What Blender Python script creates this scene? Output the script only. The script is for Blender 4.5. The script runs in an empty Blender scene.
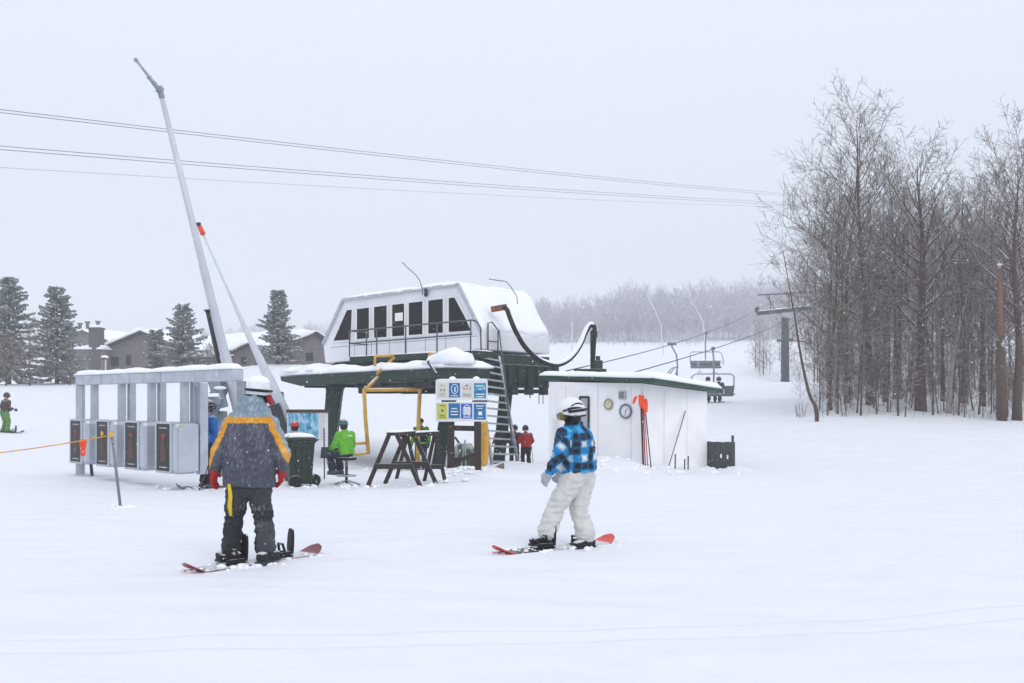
import bpy, bmesh, math, random
import numpy as np
from mathutils import Vector, Matrix, noise, Quaternion

R = math.radians
F = 1024 * 35.0 / 36.0          # focal length in pixels
HZ = 400.0                      # horizon row
CAMZ = 1.6

# ------------------------------------------------------------------ camera, sky, sun, exposure
scene = bpy.context.scene
C = scene.collection
cam_d = bpy.data.cameras.new('camera')
cam = bpy.data.objects.new('camera', cam_d)
C.objects.link(cam)
cam.location = (0, 0, CAMZ)
cam.rotation_euler = (R(90), 0, 0)
cam_d.lens = 35
cam_d.sensor_width = 36
cam_d.shift_y = (HZ - 341.5) / 1024
cam_d.clip_end = 3000
scene.camera = cam

world = bpy.data.worlds.new('World')
scene.world = world
world.use_nodes = True
nt = world.node_tree
nt.nodes.clear()
wo = nt.nodes.new('ShaderNodeOutputWorld')
bg = nt.nodes.new('ShaderNodeBackground')
sky = nt.nodes.new('ShaderNodeTexSky')
sky.sky_type = 'NISHITA'
sky.sun_disc = False
sky.sun_elevation = R(48)
sky.sun_rotation = R(150)
sky.air_density = 1.0
sky.dust_density = 4.0
# an overcast sky: the clear sky greyed by the cloud deck, brighter overhead
tc = nt.nodes.new('ShaderNodeTexCoord')
sep = nt.nodes.new('ShaderNodeSeparateXYZ')
ramp = nt.nodes.new('ShaderNodeValToRGB')
ramp.color_ramp.elements[0].position = 0.0
ramp.color_ramp.elements[0].color = (0.58, 0.625, 0.71, 1)
ramp.color_ramp.elements[1].position = 0.9
ramp.color_ramp.elements[1].color = (1.0, 1.045, 1.145, 1)
mulc = nt.nodes.new('ShaderNodeVectorMath'); mulc.operation = 'SCALE'
mulc.inputs['Scale'].default_value = 9.2
mix = nt.nodes.new('ShaderNodeMixRGB')
mix.inputs['Fac'].default_value = 0.88
nt.links.new(tc.outputs['Generated'], sep.inputs[0])
nt.links.new(sep.outputs['Z'], ramp.inputs['Fac'])
nt.links.new(ramp.outputs['Color'], mulc.inputs[0])
nt.links.new(sky.outputs['Color'], mix.inputs['Color1'])
nt.links.new(mulc.outputs[0], mix.inputs['Color2'])
nt.links.new(mix.outputs['Color'], bg.inputs['Color'])
bg.inputs['Strength'].default_value = 0.12
nt.links.new(bg.outputs[0], wo.inputs['Surface'])

sun_d = bpy.data.lights.new('sun', 'SUN')
sun_d.energy = 0.5
sun_d.angle = R(30)
sun_d.color = (1.0, 0.97, 0.93)
sun = bpy.data.objects.new('sun', sun_d)
C.objects.link(sun)
sun.rotation_euler = (R(42), 0, R(30))

vs = scene.view_settings
vs.view_transform = 'Standard'
vs.look = 'None'
vs.gamma = 1
vs.use_curve_mapping = False
vs.exposure = 0.11
try:
    scene.cycles.use_denoising = True
    scene.cycles.max_bounces = 8
    scene.cycles.volume_bounces = 3
    scene.cycles.diffuse_bounces = 4
    scene.cycles.glossy_bounces = 2
except Exception:
    pass
HAZE_DENSITY = 0.0017

random.seed(5)
noise.seed_set(3)

# ------------------------------------------------------------------ helpers
def P(px, py, Y):
    """A point Y metres away that the photograph shows at pixel (px, py)."""
    return Vector(((px - 512) / F * Y, Y, CAMZ + (HZ - py) / F * Y))

def X(px, Y):
    return (px - 512) / F * Y

def Z(py, Y):
    return CAMZ + (HZ - py) / F * Y

def lin(c):
    return tuple(((v / 255) / 12.92 if v / 255 <= 0.04045 else ((v / 255 + 0.055) / 1.055) ** 2.4) for v in c)

def nz(v, s=1.0):
    return noise.noise(Vector(v) * s)

_mats = {}
def mat(name, col=(128, 128, 128), rough=0.6, metal=0.0, var=0.12, vscale=8.0, bump=0.0, bscale=30.0,
        snow=0.0, attr=False, spec=0.3, coat=0.0, lo=0.35, hi=0.75, nscale=6.0):
    """Principled material with mottling; snow > 0 lets snow settle on faces that look up."""
    if name in _mats:
        return _mats[name]
    m = bpy.data.materials.new(name)
    m.use_nodes = True
    t = m.node_tree
    N, L = t.nodes, t.links
    b = N['Principled BSDF']
    b.inputs['Roughness'].default_value = rough
    b.inputs['Metallic'].default_value = metal
    b.inputs['Specular IOR Level'].default_value = spec
    b.inputs['Coat Weight'].default_value = coat
    tcn = N.new('ShaderNodeTexCoord')
    n1 = N.new('ShaderNodeTexNoise')
    n1.inputs['Scale'].default_value = vscale
    n1.inputs['Detail'].default_value = 6
    L.new(tcn.outputs['Object'], n1.inputs['Vector'])
    mr = N.new('ShaderNodeMapRange')
    mr.inputs['From Min'].default_value = 0.3
    mr.inputs['From Max'].default_value = 0.7
    mr.inputs['To Min'].default_value = 1 - var
    mr.inputs['To Max'].default_value = 1 + var
    L.new(n1.outputs['Fac'], mr.inputs['Value'])
    mul = N.new('ShaderNodeVectorMath'); mul.operation = 'SCALE'
    if attr:
        at = N.new('ShaderNodeAttribute'); at.attribute_name = 'paint'
        L.new(at.outputs['Color'], mul.inputs[0])
    else:
        mul.inputs[0].default_value = lin(col)
    L.new(mr.outputs[0], mul.inputs['Scale'])
    out = mul.outputs[0]
    if snow > 0:
        g = N.new('ShaderNodeNewGeometry')
        sp = N.new('ShaderNodeSeparateXYZ')
        L.new(g.outputs['Normal'], sp.inputs[0])
        n2 = N.new('ShaderNodeTexNoise')
        n2.inputs['Scale'].default_value = nscale
        n2.inputs['Detail'].default_value = 5
        L.new(tcn.outputs['Object'], n2.inputs['Vector'])
        ad = N.new('ShaderNodeMath'); ad.operation = 'MULTIPLY_ADD'
        L.new(n2.outputs['Fac'], ad.inputs[0])
        ad.inputs[1].default_value = 0.9
        L.new(sp.outputs['Z'], ad.inputs[2])
        m2 = N.new('ShaderNodeMapRange')
        m2.inputs['From Min'].default_value = lo + 0.45
        m2.inputs['From Max'].default_value = hi + 0.45
        m2.inputs['To Max'].default_value = snow
        L.new(ad.outputs[0], m2.inputs['Value'])
        mx = N.new('ShaderNodeMixRGB')
        L.new(m2.outputs[0], mx.inputs['Fac'])
        L.new(out, mx.inputs['Color1'])
        mx.inputs['Color2'].default_value = (0.80, 0.83, 0.88, 1)
        out = mx.outputs[0]
    L.new(out, b.inputs['Base Color'])
    if bump > 0:
        n3 = N.new('ShaderNodeTexNoise')
        n3.inputs['Scale'].default_value = bscale
        n3.inputs['Detail'].default_value = 5
        L.new(tcn.outputs['Object'], n3.inputs['Vector'])
        bp = N.new('ShaderNodeBump')
        bp.inputs['Strength'].default_value = bump
        bp.inputs['Distance'].default_value = 0.02
        L.new(n3.outputs['Fac'], bp.inputs['Height'])
        L.new(bp.outputs[0], b.inputs['Normal'])
    _mats[name] = m
    return m

SNOW = mat('settled_snow', (243, 245, 249), 0.65, var=0.02, vscale=3, bump=0.25, bscale=9, spec=0.2)

def wloc(o):
    v = Vector((0, 0, 0))
    while o is not None:
        v = v + o.location
        o = o.parent
    return v

def tag(o, label=None, cat=None, group=None, kind=None):
    if label: o['label'] = label
    if cat: o['category'] = cat
    if group: o['group'] = group
    if kind: o['kind'] = kind
    return o

def empty(name, loc=(0, 0, 0), label=None, cat=None, group=None, rz=0.0):
    o = bpy.data.objects.new(name, None)
    o.empty_display_size = 0.2
    o.location = loc
    o.rotation_euler = (0, 0, rz)
    C.objects.link(o)
    return tag(o, label, cat, group)

def frame(d, up=None):
    d = d.normalized()
    up = up or (Vector((0, 0, 1)) if abs(d.z) < 0.95 else Vector((1, 0, 0)))
    s = d.cross(up).normalized()
    return s, s.cross(d).normalized()

class MB:
    """Collects shapes and links them as ONE mesh object."""
    def __init__(s):
        s.v = []; s.f = []; s.m = []
    def add(s, vs_, fs, mi=0):
        k = len(s.v)
        s.v += [tuple(v) for v in vs_]
        s.f += [tuple(i + k for i in f) for f in fs]
        s.m += [mi] * len(fs)
        return s
    def box(s, c, size, ax=None, mi=0):
        c = Vector(c)
        ux, uy, uz = ax or (Vector((1, 0, 0)), Vector((0, 1, 0)), Vector((0, 0, 1)))
        hx, hy, hz = size[0] / 2, size[1] / 2, size[2] / 2
        v = [c + ux * (hx * a) + uy * (hy * b) + uz * (hz * d) for d in (-1, 1) for a, b in ((-1, -1), (1, -1), (1, 1), (-1, 1))]
        return s.add(v, [(3, 2, 1, 0), (4, 5, 6, 7), (0, 1, 5, 4), (1, 2, 6, 5), (2, 3, 7, 6), (3, 0, 4, 7)], mi)
    def bar(s, a, b, w, h=None, up=None, mi=0):
        a, b = Vector(a), Vector(b)
        d = b - a
        sd, u = frame(d, up)
        return s.box((a + b) / 2, (w, d.length, h or w), (sd, d.normalized(), u), mi)
    def tube(s, pts, rad, n=8, mi=0, cap=True):
        pts = [Vector(p) for p in pts]
        if not hasattr(rad, '__len__'): rad = [rad] * len(pts)
        v = []; sd = None
        for i, p in enumerate(pts):
            d = (pts[min(i + 1, len(pts) - 1)] - pts[max(i - 1, 0)])
            if d.length < 1e-9: d = Vector((0, 0, 1))
            d.normalize()
            if sd is None: sd, u = frame(d)
            else:
                sd = sd - d * sd.dot(d)
                sd = sd.normalized() if sd.length > 1e-6 else frame(d)[0]
                u = sd.cross(d)
            for k in range(n):
                a = 2 * math.pi * k / n
                v.append(p + (sd * math.cos(a) + u * math.sin(a)) * rad[i])
        f = []
        for i in range(len(pts) - 1):
            for k in range(n):
                f.append((i * n + k, i * n + (k + 1) % n, (i + 1) * n + (k + 1) % n, (i + 1) * n + k))
        if cap:
            f.append(tuple(range(n - 1, -1, -1)))
            f.append(tuple((len(pts) - 1) * n + k for k in range(n)))
        return s.add(v, f, mi)
    def limb(s, pts, rad, n=12, mi=0):
        """A tube with round ends."""
        pts = [Vector(p) for p in pts]
        d0 = (pts[0] - pts[1]).normalized(); d1 = (pts[-1] - pts[-2]).normalized()
        q, r = [], []
        for a in (80, 50, 22):
            q.append(pts[0] + d0 * rad[0] * math.sin(R(a))); r.append(rad[0] * math.cos(R(a)))
        q += pts; r += list(rad)
        for a in (22, 50, 80):
            q.append(pts[-1] + d1 * rad[-1] * math.sin(R(a))); r.append(rad[-1] * math.cos(R(a)))
        return s.tube(q, r, n, mi)
    def loft(s, rings, n=20, mi=0, power=2.0):
        """rings: (centre, side vector, front vector) closed at both ends."""
        v = []
        for c, a, b in rings:
            for k in range(n):
                t = 2 * math.pi * k / n
                ct, st = math.cos(t), math.sin(t)
                ct = math.copysign(abs(ct) ** (2 / power), ct); st = math.copysign(abs(st) ** (2 / power), st)
                v.append(Vector(c) + Vector(a) * ct + Vector(b) * st)
        f = []
        for i in range(len(rings) - 1):
            for k in range(n):
                f.append((i * n + k, i * n + (k + 1) % n, (i + 1) * n + (k + 1) % n, (i + 1) * n + k))
        f.append(tuple(range(n - 1, -1, -1)))
        f.append(tuple((len(rings) - 1) * n + k for k in range(n)))
        return s.add(v, f, mi)
    def ball(s, c, r, n=14, m=9, ax=None, mi=0):
        if not hasattr(r, '__len__'): r = (r, r, r)
        c = Vector(c)
        ux, uy, uz = ax or (Vector((1, 0, 0)), Vector((0, 1, 0)), Vector((0, 0, 1)))
        v = [c - uz * r[2]]
        for j in range(1, m):
            ph = -math.pi / 2 + math.pi * j / m
            for k in range(n):
                t = 2 * math.pi * k / n
                v.append(c + ux * (r[0] * math.cos(ph) * math.cos(t)) + uy * (r[1] * math.cos(ph) * math.sin(t)) + uz * (r[2] * math.sin(ph)))
        v.append(c + uz * r[2])
        f = [(0, 1 + (k + 1) % n, 1 + k) for k in range(n)]
        for j in range(m - 2):
            for k in range(n):
                a = 1 + j * n
                f.append((a + k, a + (k + 1) % n, a + n + (k + 1) % n, a + n + k))
        e = 1 + (m - 2) * n
        f += [(e + k, e + (k + 1) % n, len(v) - 1) for k in range(n)]
        return s.add(v, f, mi)
    def prism(s, poly, d, mi=0):
        """A flat polygon swept by the vector d."""
        poly = [Vector(p) for p in poly]; d = Vector(d); n = len(poly)
        nrm = Vector((0, 0, 0))
        for i in range(n):
            nrm += (poly[i] - poly[0]).cross(poly[(i + 1) % n] - poly[0])
        if nrm.dot(d) > 0: poly.reverse()
        v = poly + [p + d for p in poly]
        f = [tuple(range(n)), tuple(range(2 * n - 1, n - 1, -1))]
        for i in range(n):
            j = (i + 1) % n
            f.append((j, i, n + i, n + j))
        return s.add(v, f, mi)
    def snowcap(s, o, u, v, th, nu=22, nv=12, lump=0.3, seed=0.0, edge=0.12, hang=0.0, mi=0):
        """A soft lump of snow over the parallelogram o, o+u, o+v."""
        o, u, v = Vector(o), Vector(u), Vector(v)
        nrm = u.cross(v).normalized()
        if nrm.z < 0: nrm = -nrm
        lu, lv = u.length, v.length
        top = []; bot = []
        for j in range(nv + 1):
            for i in range(nu + 1):
                a, b = i / nu, j / nv
                e = min(a * lu, (1 - a) * lu, b * lv, (1 - b) * lv)
                t = min(1, e / max(edge, 1e-4))
                h = th * (0.25 + 0.75 * math.sqrt(max(0, 1 - (1 - t) ** 2)))
                p = o + u * a + v * b
                h *= 1 + lump * (nz(p * 1.3 + Vector((seed, 0, 0))) + 0.5 * nz(p * 3.7 + Vector((0, seed, 0))))
                jit = nz(p * 2.3 + Vector((0, 0, seed))) * edge * 0.5 if e < 1e-6 else 0
                q = p + u.normalized() * (jit if a in (0, 1) else 0) + v.normalized() * (jit if b in (0, 1) else 0)
                top.append(q + nrm * max(h, 0.01)); bot.append(q - nrm * hang)
        W = nu + 1; k = len(top)
        f = []
        for j in range(nv):
            for i in range(nu):
                q = (j * W + i, j * W + i + 1, (j + 1) * W + i + 1, (j + 1) * W + i)
                f.append(q); f.append(tuple(x + k for x in reversed(q)))
        rim = [i for i in range(nu)] + [j * W + nu for j in range(nv)] + [nv * W + i for i in range(nu, 0, -1)] + [j * W for j in range(nv, 0, -1)]
        for i in range(len(rim)):
            a, b = rim[i], rim[(i + 1) % len(rim)]
            f.append((b, a, a + k, b + k))
        return s.add(top + bot, f, mi)
    def mesh(s, name, off=Vector((0, 0, 0)), fix=True):
        me = bpy.data.meshes.new(name)
        ov = off
        me.from_pydata([(x - ov.x, y - ov.y, z - ov.z) for x, y, z in s.v], [], s.f)
        me.polygons.foreach_set('material_index', s.m)
        if fix:
            bm = bmesh.new(); bm.from_mesh(me)
            bmesh.ops.recalc_face_normals(bm, faces=bm.faces)
            bm.to_mesh(me); bm.free()
        return me
    def build(s, name, mats, parent=None, smooth=False, bevel=0.0, local=False, fix=True):
        if not isinstance(mats, (list, tuple)): mats = [mats]
        off = Vector((0, 0, 0)) if local else wloc(parent)
        c = None
        if parent is None and not local and s.v:
            a = np.array(s.v)
            off = Vector(((a[:, 0].min() + a[:, 0].max()) / 2, (a[:, 1].min() + a[:, 1].max()) / 2, a[:, 2].min()))
            c = off
        me = s.mesh(name, off, fix)
        for m in mats: me.materials.append(m)
        if smooth:
            me.polygons.foreach_set('use_smooth', [True] * len(me.polygons))
        o = bpy.data.objects.new(name, me)
        if c is not None: o.location = c
        C.objects.link(o)
        o.parent = parent
        if bevel > 0:
            b = o.modifiers.new('bevel', 'BEVEL')
            b.width = bevel; b.segments = 2; b.limit_method = 'ANGLE'
        return o

def soft(mb, name, m, parent, voxel=0.012, iters=6, wrinkle=0.0, wscale=(9, 9, 13), fine=0.0, paint=None, keep=None):
    """Melts overlapping closed shapes into one continuous surface (cloth, skin), wrinkles and paints it."""
    tmp = bpy.data.objects.new('tmp', mb.mesh('tmp'))
    C.objects.link(tmp)
    md = tmp.modifiers.new('r', 'REMESH'); md.mode = 'VOXEL'; md.voxel_size = voxel
    ms = tmp.modifiers.new('s', 'SMOOTH'); ms.factor = 0.5; ms.iterations = iters
    dg = bpy.context.evaluated_depsgraph_get()
    me = bpy.data.meshes.new_from_object(tmp.evaluated_get(dg))
    old = tmp.data
    bpy.data.objects.remove(tmp); bpy.data.meshes.remove(old)
    me.name = name
    n = len(me.vertices)
    co = np.zeros(n * 3); me.vertices.foreach_get('co', co); co = co.reshape(-1, 3)
    no = np.zeros(n * 3); me.vertices.foreach_get('normal', no); no = no.reshape(-1, 3)
    raw = co.copy()
    if wrinkle > 0 or fine > 0:
        d = np.zeros(n)
        for i in range(n):
            p = co[i]
            w = nz((p[0] * wscale[0] + 3, p[1] * wscale[1], p[2] * wscale[2]))
            w2 = nz((p[0] * 3.1 * wscale[0], p[1] * 3.1 * wscale[1], p[2] * 2.4 * wscale[2] + 7))
            d[i] = wrinkle * (1 - 2 * abs(w)) * 0.9 - wrinkle * 0.4 + fine * w2
        co = co + no * d[:, None]
    if paint:
        at = me.color_attributes.new('paint', 'FLOAT_COLOR', 'POINT')
        cols = np.ones((n, 4))
        for i in range(n):
            cols[i, :3] = lin(paint(Vector(raw[i])))
        at.data.foreach_set('color', cols.ravel())
    off = wloc(parent)
    co = co - np.array(off)[None, :]
    me.vertices.foreach_set('co', co.ravel())
    me.polygons.foreach_set('use_smooth', [True] * len(me.polygons))
    me.materials.clear(); me.materials.append(m)
    me.update()
    o = bpy.data.objects.new(name, me)
    C.objects.link(o); o.parent = parent
    return o

def copy_tree(o, parent=None):
    c = o.copy(); C.objects.link(c); c.parent = parent
    for ch in list(o.children): copy_tree(ch, c)
    return c

# ------------------------------------------------------------------ the ground
ctrl = []
for yy in (-30, -5, 5, 11, 16):
    for xx in (-45, -15, -5, 2, 8, 16, 45):
        ctrl.append((xx, yy, 0.0 if abs(xx) < 20 else 0.15))
def cp(px, py, Y): ctrl.append((X(px, Y), Y, Z(py, Y)))
ctrl += [(-8, 21, 0.0), (-4.5, 20, -0.10), (-2.2, 20, -0.12), (0, 22, -0.02), (3, 21.5, -0.02), (6, 23.5, -0.18), (5.6, 25.6, -0.30), (4.4, 25, -0.24), (9, 27, -0.05), (20, 28, 0.25), (-12, 24, 0.0),
         (-3, 29, -0.45), (0, 29.5, -0.5), (1.5, 33, -0.55), (-1, 36, -0.45), (-5.5, 30, -0.15), (5.5, 30, -0.1), (-4, 38, 0.1), (3, 42, 0.35)]
cp(5, 433, 41); cp(60, 410, 50); cp(60, 386, 62); cp(150, 385, 62); cp(0, 386, 62); cp(230, 376, 65); cp(290, 372, 68)
cp(-200, 400, 45); cp(-200, 386, 64); cp(120, 437, 36); cp(240, 425, 40); cp(300, 395, 55)
cp(400, 440, 42); cp(400, 412, 52); cp(400, 392, 64); cp(400, 372, 95); cp(330, 375, 75)
cp(500, 405, 55); cp(520, 378, 90); cp(600, 402, 55); cp(620, 375, 100)
cp(711, 400, 58); cp(711, 372, 105); cp(711, 353, 160); cp(711, 341, 230); cp(600, 350, 180); cp(600, 341, 235); cp(520, 343, 235); cp(400, 350, 180)
cp(785, 383, 105); cp(770, 398, 62); cp(790, 425, 37); cp(830, 419, 38); cp(917, 412, 40); cp(1000, 421, 38); cp(870, 402, 45); cp(760, 410, 45); cp(1100, 415, 42); cp(960, 396, 50); cp(900, 380, 70); cp(1050, 375, 80)
cp(830, 355, 130); cp(900, 330, 230)
ctrl += [(-50, 80, 2.6), (-35, 82, 2.7), (-20, 85, 3.2), (-60, 130, 4.5), (-30, 150, 6.0), (-90, 240, 11), (-40, 240, 13), (100, 240, 22), (120, 120, 9), (90, 60, 4), (-100, 80, 3), (-90, 40, 1),
         (0, 320, 25), (100, 320, 30), (-100, 320, 19), (45, 320, 27)]
CT = np.array(ctrl)
def _u(r2):
    return np.where(r2 > 1e-9, r2 * np.log(np.maximum(r2, 1e-9)) * 0.5, 0.0)
SC = 50.0
def _fit():
    p = CT[:, :2] / SC
    n = len(p)
    d2 = ((p[:, None, :] - p[None, :, :]) ** 2).sum(-1)
    K = _u(d2) + np.eye(n) * 4e-4
    Q = np.hstack([np.ones((n, 1)), p])
    A = np.zeros((n + 3, n + 3)); A[:n, :n] = K; A[:n, n:] = Q; A[n:, :n] = Q.T
    b = np.zeros(n + 3); b[:n] = CT[:, 2]
    return np.linalg.solve(A, b)
_W = _fit()
BUMPS = []   # (x, y, rx, ry, h) drifts and ploughed heaps
def bump(px, py, Y, rx, ry, h): BUMPS.append((X(px, Y), Y, rx, ry, h))
bump(606, 470, 23.5, 1.0, 0.7, 0.36)
bump(672, 470, 24.5, 0.9, 0.7, 0.12)
bump(500, 472, 25.5, 1.3, 0.9, 0.16)
bump(440, 474, 24.0, 1.6, 0.8, 0.10)
bump(737, 465, 26.0, 0.35, 0.3, 0.16)
bump(548, 470, 25.5, 0.9, 0.6, 0.10)
bump(300, 378, 66, 6, 2.5, 0.7)
bump(235, 385, 58, 5, 2.5, 0.6)
_rb = random.Random(12)
for _i in range(70):
    BUMPS.append((_rb.uniform(-4.5, 3.2), _rb.uniform(21.5, 30), _rb.uniform(.18, .5), _rb.uniform(.18, .5), _rb.uniform(-.05, .09)))
for _px, _py, _Y, _h in ((560, 470, 24.6, .16), (575, 470, 24.1, .12), (655, 468, 23.9, .15), (690, 470, 25.0, .12), (704, 470, 25.9, .14), (484, 472, 23.2, .14), (512, 470, 25.8, .12), (468, 474, 22.6, .12), (446, 474, 22.6, .12), (632, 468, 23.0, .12)):
    BUMPS.append((X(_px, _Y), _Y, .45, .3, _h))
def Gn(x, y):
    x = np.asarray(x, float); y = np.asarray(y, float)
    xc = np.clip(x, -105, 125) / SC; yc = np.clip(y, -30, 325) / SC
    z = _W[-3] + _W[-2] * xc + _W[-1] * yc
    for i in range(len(CT)):
        z = z + _W[i] * _u((xc - CT[i, 0] / SC) ** 2 + (yc - CT[i, 1] / SC) ** 2)
    for bx, by, rx, ry, h in BUMPS:
        z = z + h * np.exp(-((x - bx) / rx) ** 2 - ((y - by) / ry) ** 2)
    return z
def G(x, y):
    return float(Gn(x, y))

def make_ground():
    def axis(n, span, k):
        t = np.linspace(-1, 1, n)
        return span * np.sinh(k * t) / math.sinh(k)
    xs = axis(421, 480, 5.2)
    ys = np.concatenate([np.linspace(-90, 3, 24)[:-1], np.linspace(3, 36, 270)[:-1], np.linspace(36, 90, 110)[:-1], np.linspace(90, 340, 90)[:-1], np.linspace(340, 415, 5)])
    gx, gy = np.meshgrid(xs, ys)
    gz = Gn(gx, gy)
    v = np.stack([gx, gy, gz], -1).reshape(-1, 3)
    amp = np.zeros(len(v))
    for i in range(len(v)):
        x, y, z = v[i]
        a = 0.5 * nz((x * 0.35, y * 0.22, 0)) * 0.09 + 0.030 * nz((x * 1.3, y * 0.9, 4)) + 0.012 * nz((x * 3.1, y * 2.7, 9))
        amp[i] = a * (0.55 if y < 14 else 1.0)
    v[:, 2] += amp
    W = len(xs); H = len(ys)
    idx = np.arange(W * H).reshape(H, W)
    f = np.stack([idx[:-1, :-1], idx[:-1, 1:], idx[1:, 1:], idx[1:, :-1]], -1).reshape(-1, 4)
    me = bpy.data.meshes.new('ground')
    me.from_pydata(v.tolist(), [], f.tolist())
    me.polygons.foreach_set('use_smooth', [True] * len(me.polygons))
    m = bpy.data.materials.new('ground_snow'); m.use_nodes = True
    t = m.node_tree; N, L = t.nodes, t.links
    b = N['Principled BSDF']; b.inputs['Roughness'].default_value = 0.7; b.inputs['Specular IOR Level'].default_value = 0.2
    tcn = N.new('ShaderNodeTexCoord')
    mp = N.new('ShaderNodeMapping'); mp.inputs['Rotation'].default_value = (0, 0, R(24)); mp.inputs['Scale'].default_value = (0.7, 1.9, 1)
    L.new(tcn.outputs['Object'], mp.inputs['Vector'])
    a1 = N.new('ShaderNodeTexNoise'); a1.inputs['Scale'].default_value = 1.1; a1.inputs['Detail'].default_value = 7; a1.inputs['Distortion'].default_value = 0.6
    L.new(mp.outputs[0], a1.inputs['Vector'])
    mp2 = N.new('ShaderNodeMapping'); mp2.inputs['Rotation'].default_value = (0, 0, R(-38)); mp2.inputs['Scale'].default_value = (0.8, 2.2, 1)
    L.new(tcn.outputs['Object'], mp2.inputs['Vector'])
    a2 = N.new('ShaderNodeTexNoise'); a2.inputs['Scale'].default_value = 0.8; a2.inputs['Detail'].default_value = 6
    L.new(mp2.outputs[0], a2.inputs['Vector'])
    a3 = N.new('ShaderNodeTexNoise'); a3.inputs['Scale'].default_value = 7; a3.inputs['Detail'].default_value = 8
    L.new(tcn.outputs['Object'], a3.inputs['Vector'])
    s1 = N.new('ShaderNodeMath'); s1.operation = 'ADD'; L.new(a1.outputs['Fac'], s1.inputs[0]); L.new(a2.outputs['Fac'], s1.inputs[1])
    s2 = N.new('ShaderNodeMath'); s2.operation = 'MULTIPLY_ADD'; L.new(a3.outputs['Fac'], s2.inputs[0]); s2.inputs[1].default_value = 0.35; L.new(s1.outputs[0], s2.inputs[2])
    bp = N.new('ShaderNodeBump'); bp.inputs['Strength'].default_value = 0.35; bp.inputs['Distance'].default_value = 0.06
    L.new(s2.outputs[0], bp.inputs['Height']); L.new(bp.outputs[0], b.inputs['Normal'])
    # grooves left by skis and boards: (direction, offset, wobble, wave number, half width, depth)
    def mth(op, *ins):
        n_ = N.new('ShaderNodeMath'); n_.operation = op
        for i_, v_ in enumerate(ins):
            if isinstance(v_, (int, float)): n_.inputs[i_].default_value = v_
            else: L.new(v_, n_.inputs[i_])
        return n_.outputs[0]
    sxyz = N.new('ShaderNodeSeparateXYZ'); L.new(tcn.outputs['Object'], sxyz.inputs[0])
    sx, sy = sxyz.outputs['X'], sxyz.outputs['Y']
    total = None
    for deg, off_, wob, wn, hw, dp in ((12, 6.6, .35, .5, .05, .8), (12, 6.95, .35, .5, .05, .8), (-8, 7.8, .5, .35, .14, .7), (62, -3.2, .4, .45, .05, .7), (62, -2.9, .4, .45, .05, .7),
                                       (-20, 10.4, .6, .3, .14, .7), (24, 11.5, .4, .6, .05, .8), (24, 11.8, .4, .6, .05, .8), (-35, 13.2, .5, .4, .13, .6), (5, 14.6, .5, .5, .05, .7), (5, 14.95, .5, .5, .05, .7), (48, 3.5, .5, .4, .14, .6)):
        a_ = R(deg)
        u_ = mth('ADD', mth('MULTIPLY', sx, -math.sin(a_)), mth('MULTIPLY', sy, math.cos(a_)))
        w_ = mth('ADD', mth('MULTIPLY', sx, math.cos(a_)), mth('MULTIPLY', sy, math.sin(a_)))
        d_ = mth('ABSOLUTE', mth('SUBTRACT', mth('ADD', u_, mth('MULTIPLY', mth('SINE', mth('MULTIPLY', w_, wn)), wob)), off_))
        g_ = N.new('ShaderNodeMapRange'); g_.interpolation_type = 'SMOOTHSTEP'
        g_.inputs['From Min'].default_value = hw * .3; g_.inputs['From Max'].default_value = hw * 1.5
        g_.inputs['To Min'].default_value = -dp; g_.inputs['To Max'].default_value = 0
        L.new(d_, g_.inputs['Value'])
        total = g_.outputs[0] if total is None else mth('ADD', total, g_.outputs[0])
    fade = mth('MULTIPLY', total, mth('ADD', a1.outputs['Fac'], .1))
    vor = N.new('ShaderNodeTexVoronoi'); vor.feature = 'SMOOTH_F1'; vor.inputs['Scale'].default_value = 3.2
    L.new(tcn.outputs['Object'], vor.inputs['Vector'])
    big_ = N.new('ShaderNodeTexNoise'); big_.inputs['Scale'].default_value = .22; big_.inputs['Detail'].default_value = 3
    L.new(tcn.outputs['Object'], big_.inputs['Vector'])
    mk = N.new('ShaderNodeMapRange'); mk.inputs['From Min'].default_value = .48; mk.inputs['From Max'].default_value = .62
    L.new(big_.outputs['Fac'], mk.inputs['Value'])
    tramp = mth('MULTIPLY', mth('MULTIPLY', vor.outputs['Distance'], mk.outputs[0]), 1.1)
    hsum = mth('ADD', mth('ADD', s2.outputs[0], fade), tramp)
    L.new(hsum, bp.inputs['Height'])
    bp.inputs['Strength'].default_value = 0.45
    mr = N.new('ShaderNodeMapRange'); mr.inputs['From Min'].default_value = 0.35; mr.inputs['From Max'].default_value = 0.7
    mr.inputs['To Min'].default_value = 0.965; mr.inputs['To Max'].default_value = 1.015
    L.new(a1.outputs['Fac'], mr.inputs['Value'])
    sc = N.new('ShaderNodeVectorMath'); sc.operation = 'SCALE'; sc.inputs[0].default_value = (0.765, 0.785, 0.825)
    L.new(mr.outputs[0], sc.inputs['Scale']); L.new(sc.outputs[0], b.inputs['Base Color'])
    me.materials.append(m)
    o = bpy.data.objects.new('ground', me); C.objects.link(o)
    tag(o, 'smooth white snow covered ground of the ski slope', 'ground', kind='structure')
make_ground()

# the falling snow and cold air that fade far things
hz = MB().box((0, 165, 22), (990, 530, 56))
hm = bpy.data.materials.new('haze'); hm.use_nodes = True
hm.node_tree.nodes.clear()
ho = hm.node_tree.nodes.new('ShaderNodeOutputMaterial'); hv = hm.node_tree.nodes.new('ShaderNodeVolumePrincipled')
hv.inputs['Color'].default_value = (0.95, 0.965, 0.99, 1); hv.inputs['Density'].default_value = HAZE_DENSITY
hv.inputs['Anisotropy'].default_value = 0.0
hm.node_tree.links.new(hv.outputs[0], ho.inputs['Volume'])
hz_o = hz.build('haze', hm)
tag(hz_o, 'pale snowy haze hanging over the slope', 'haze', kind='stuff')

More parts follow.
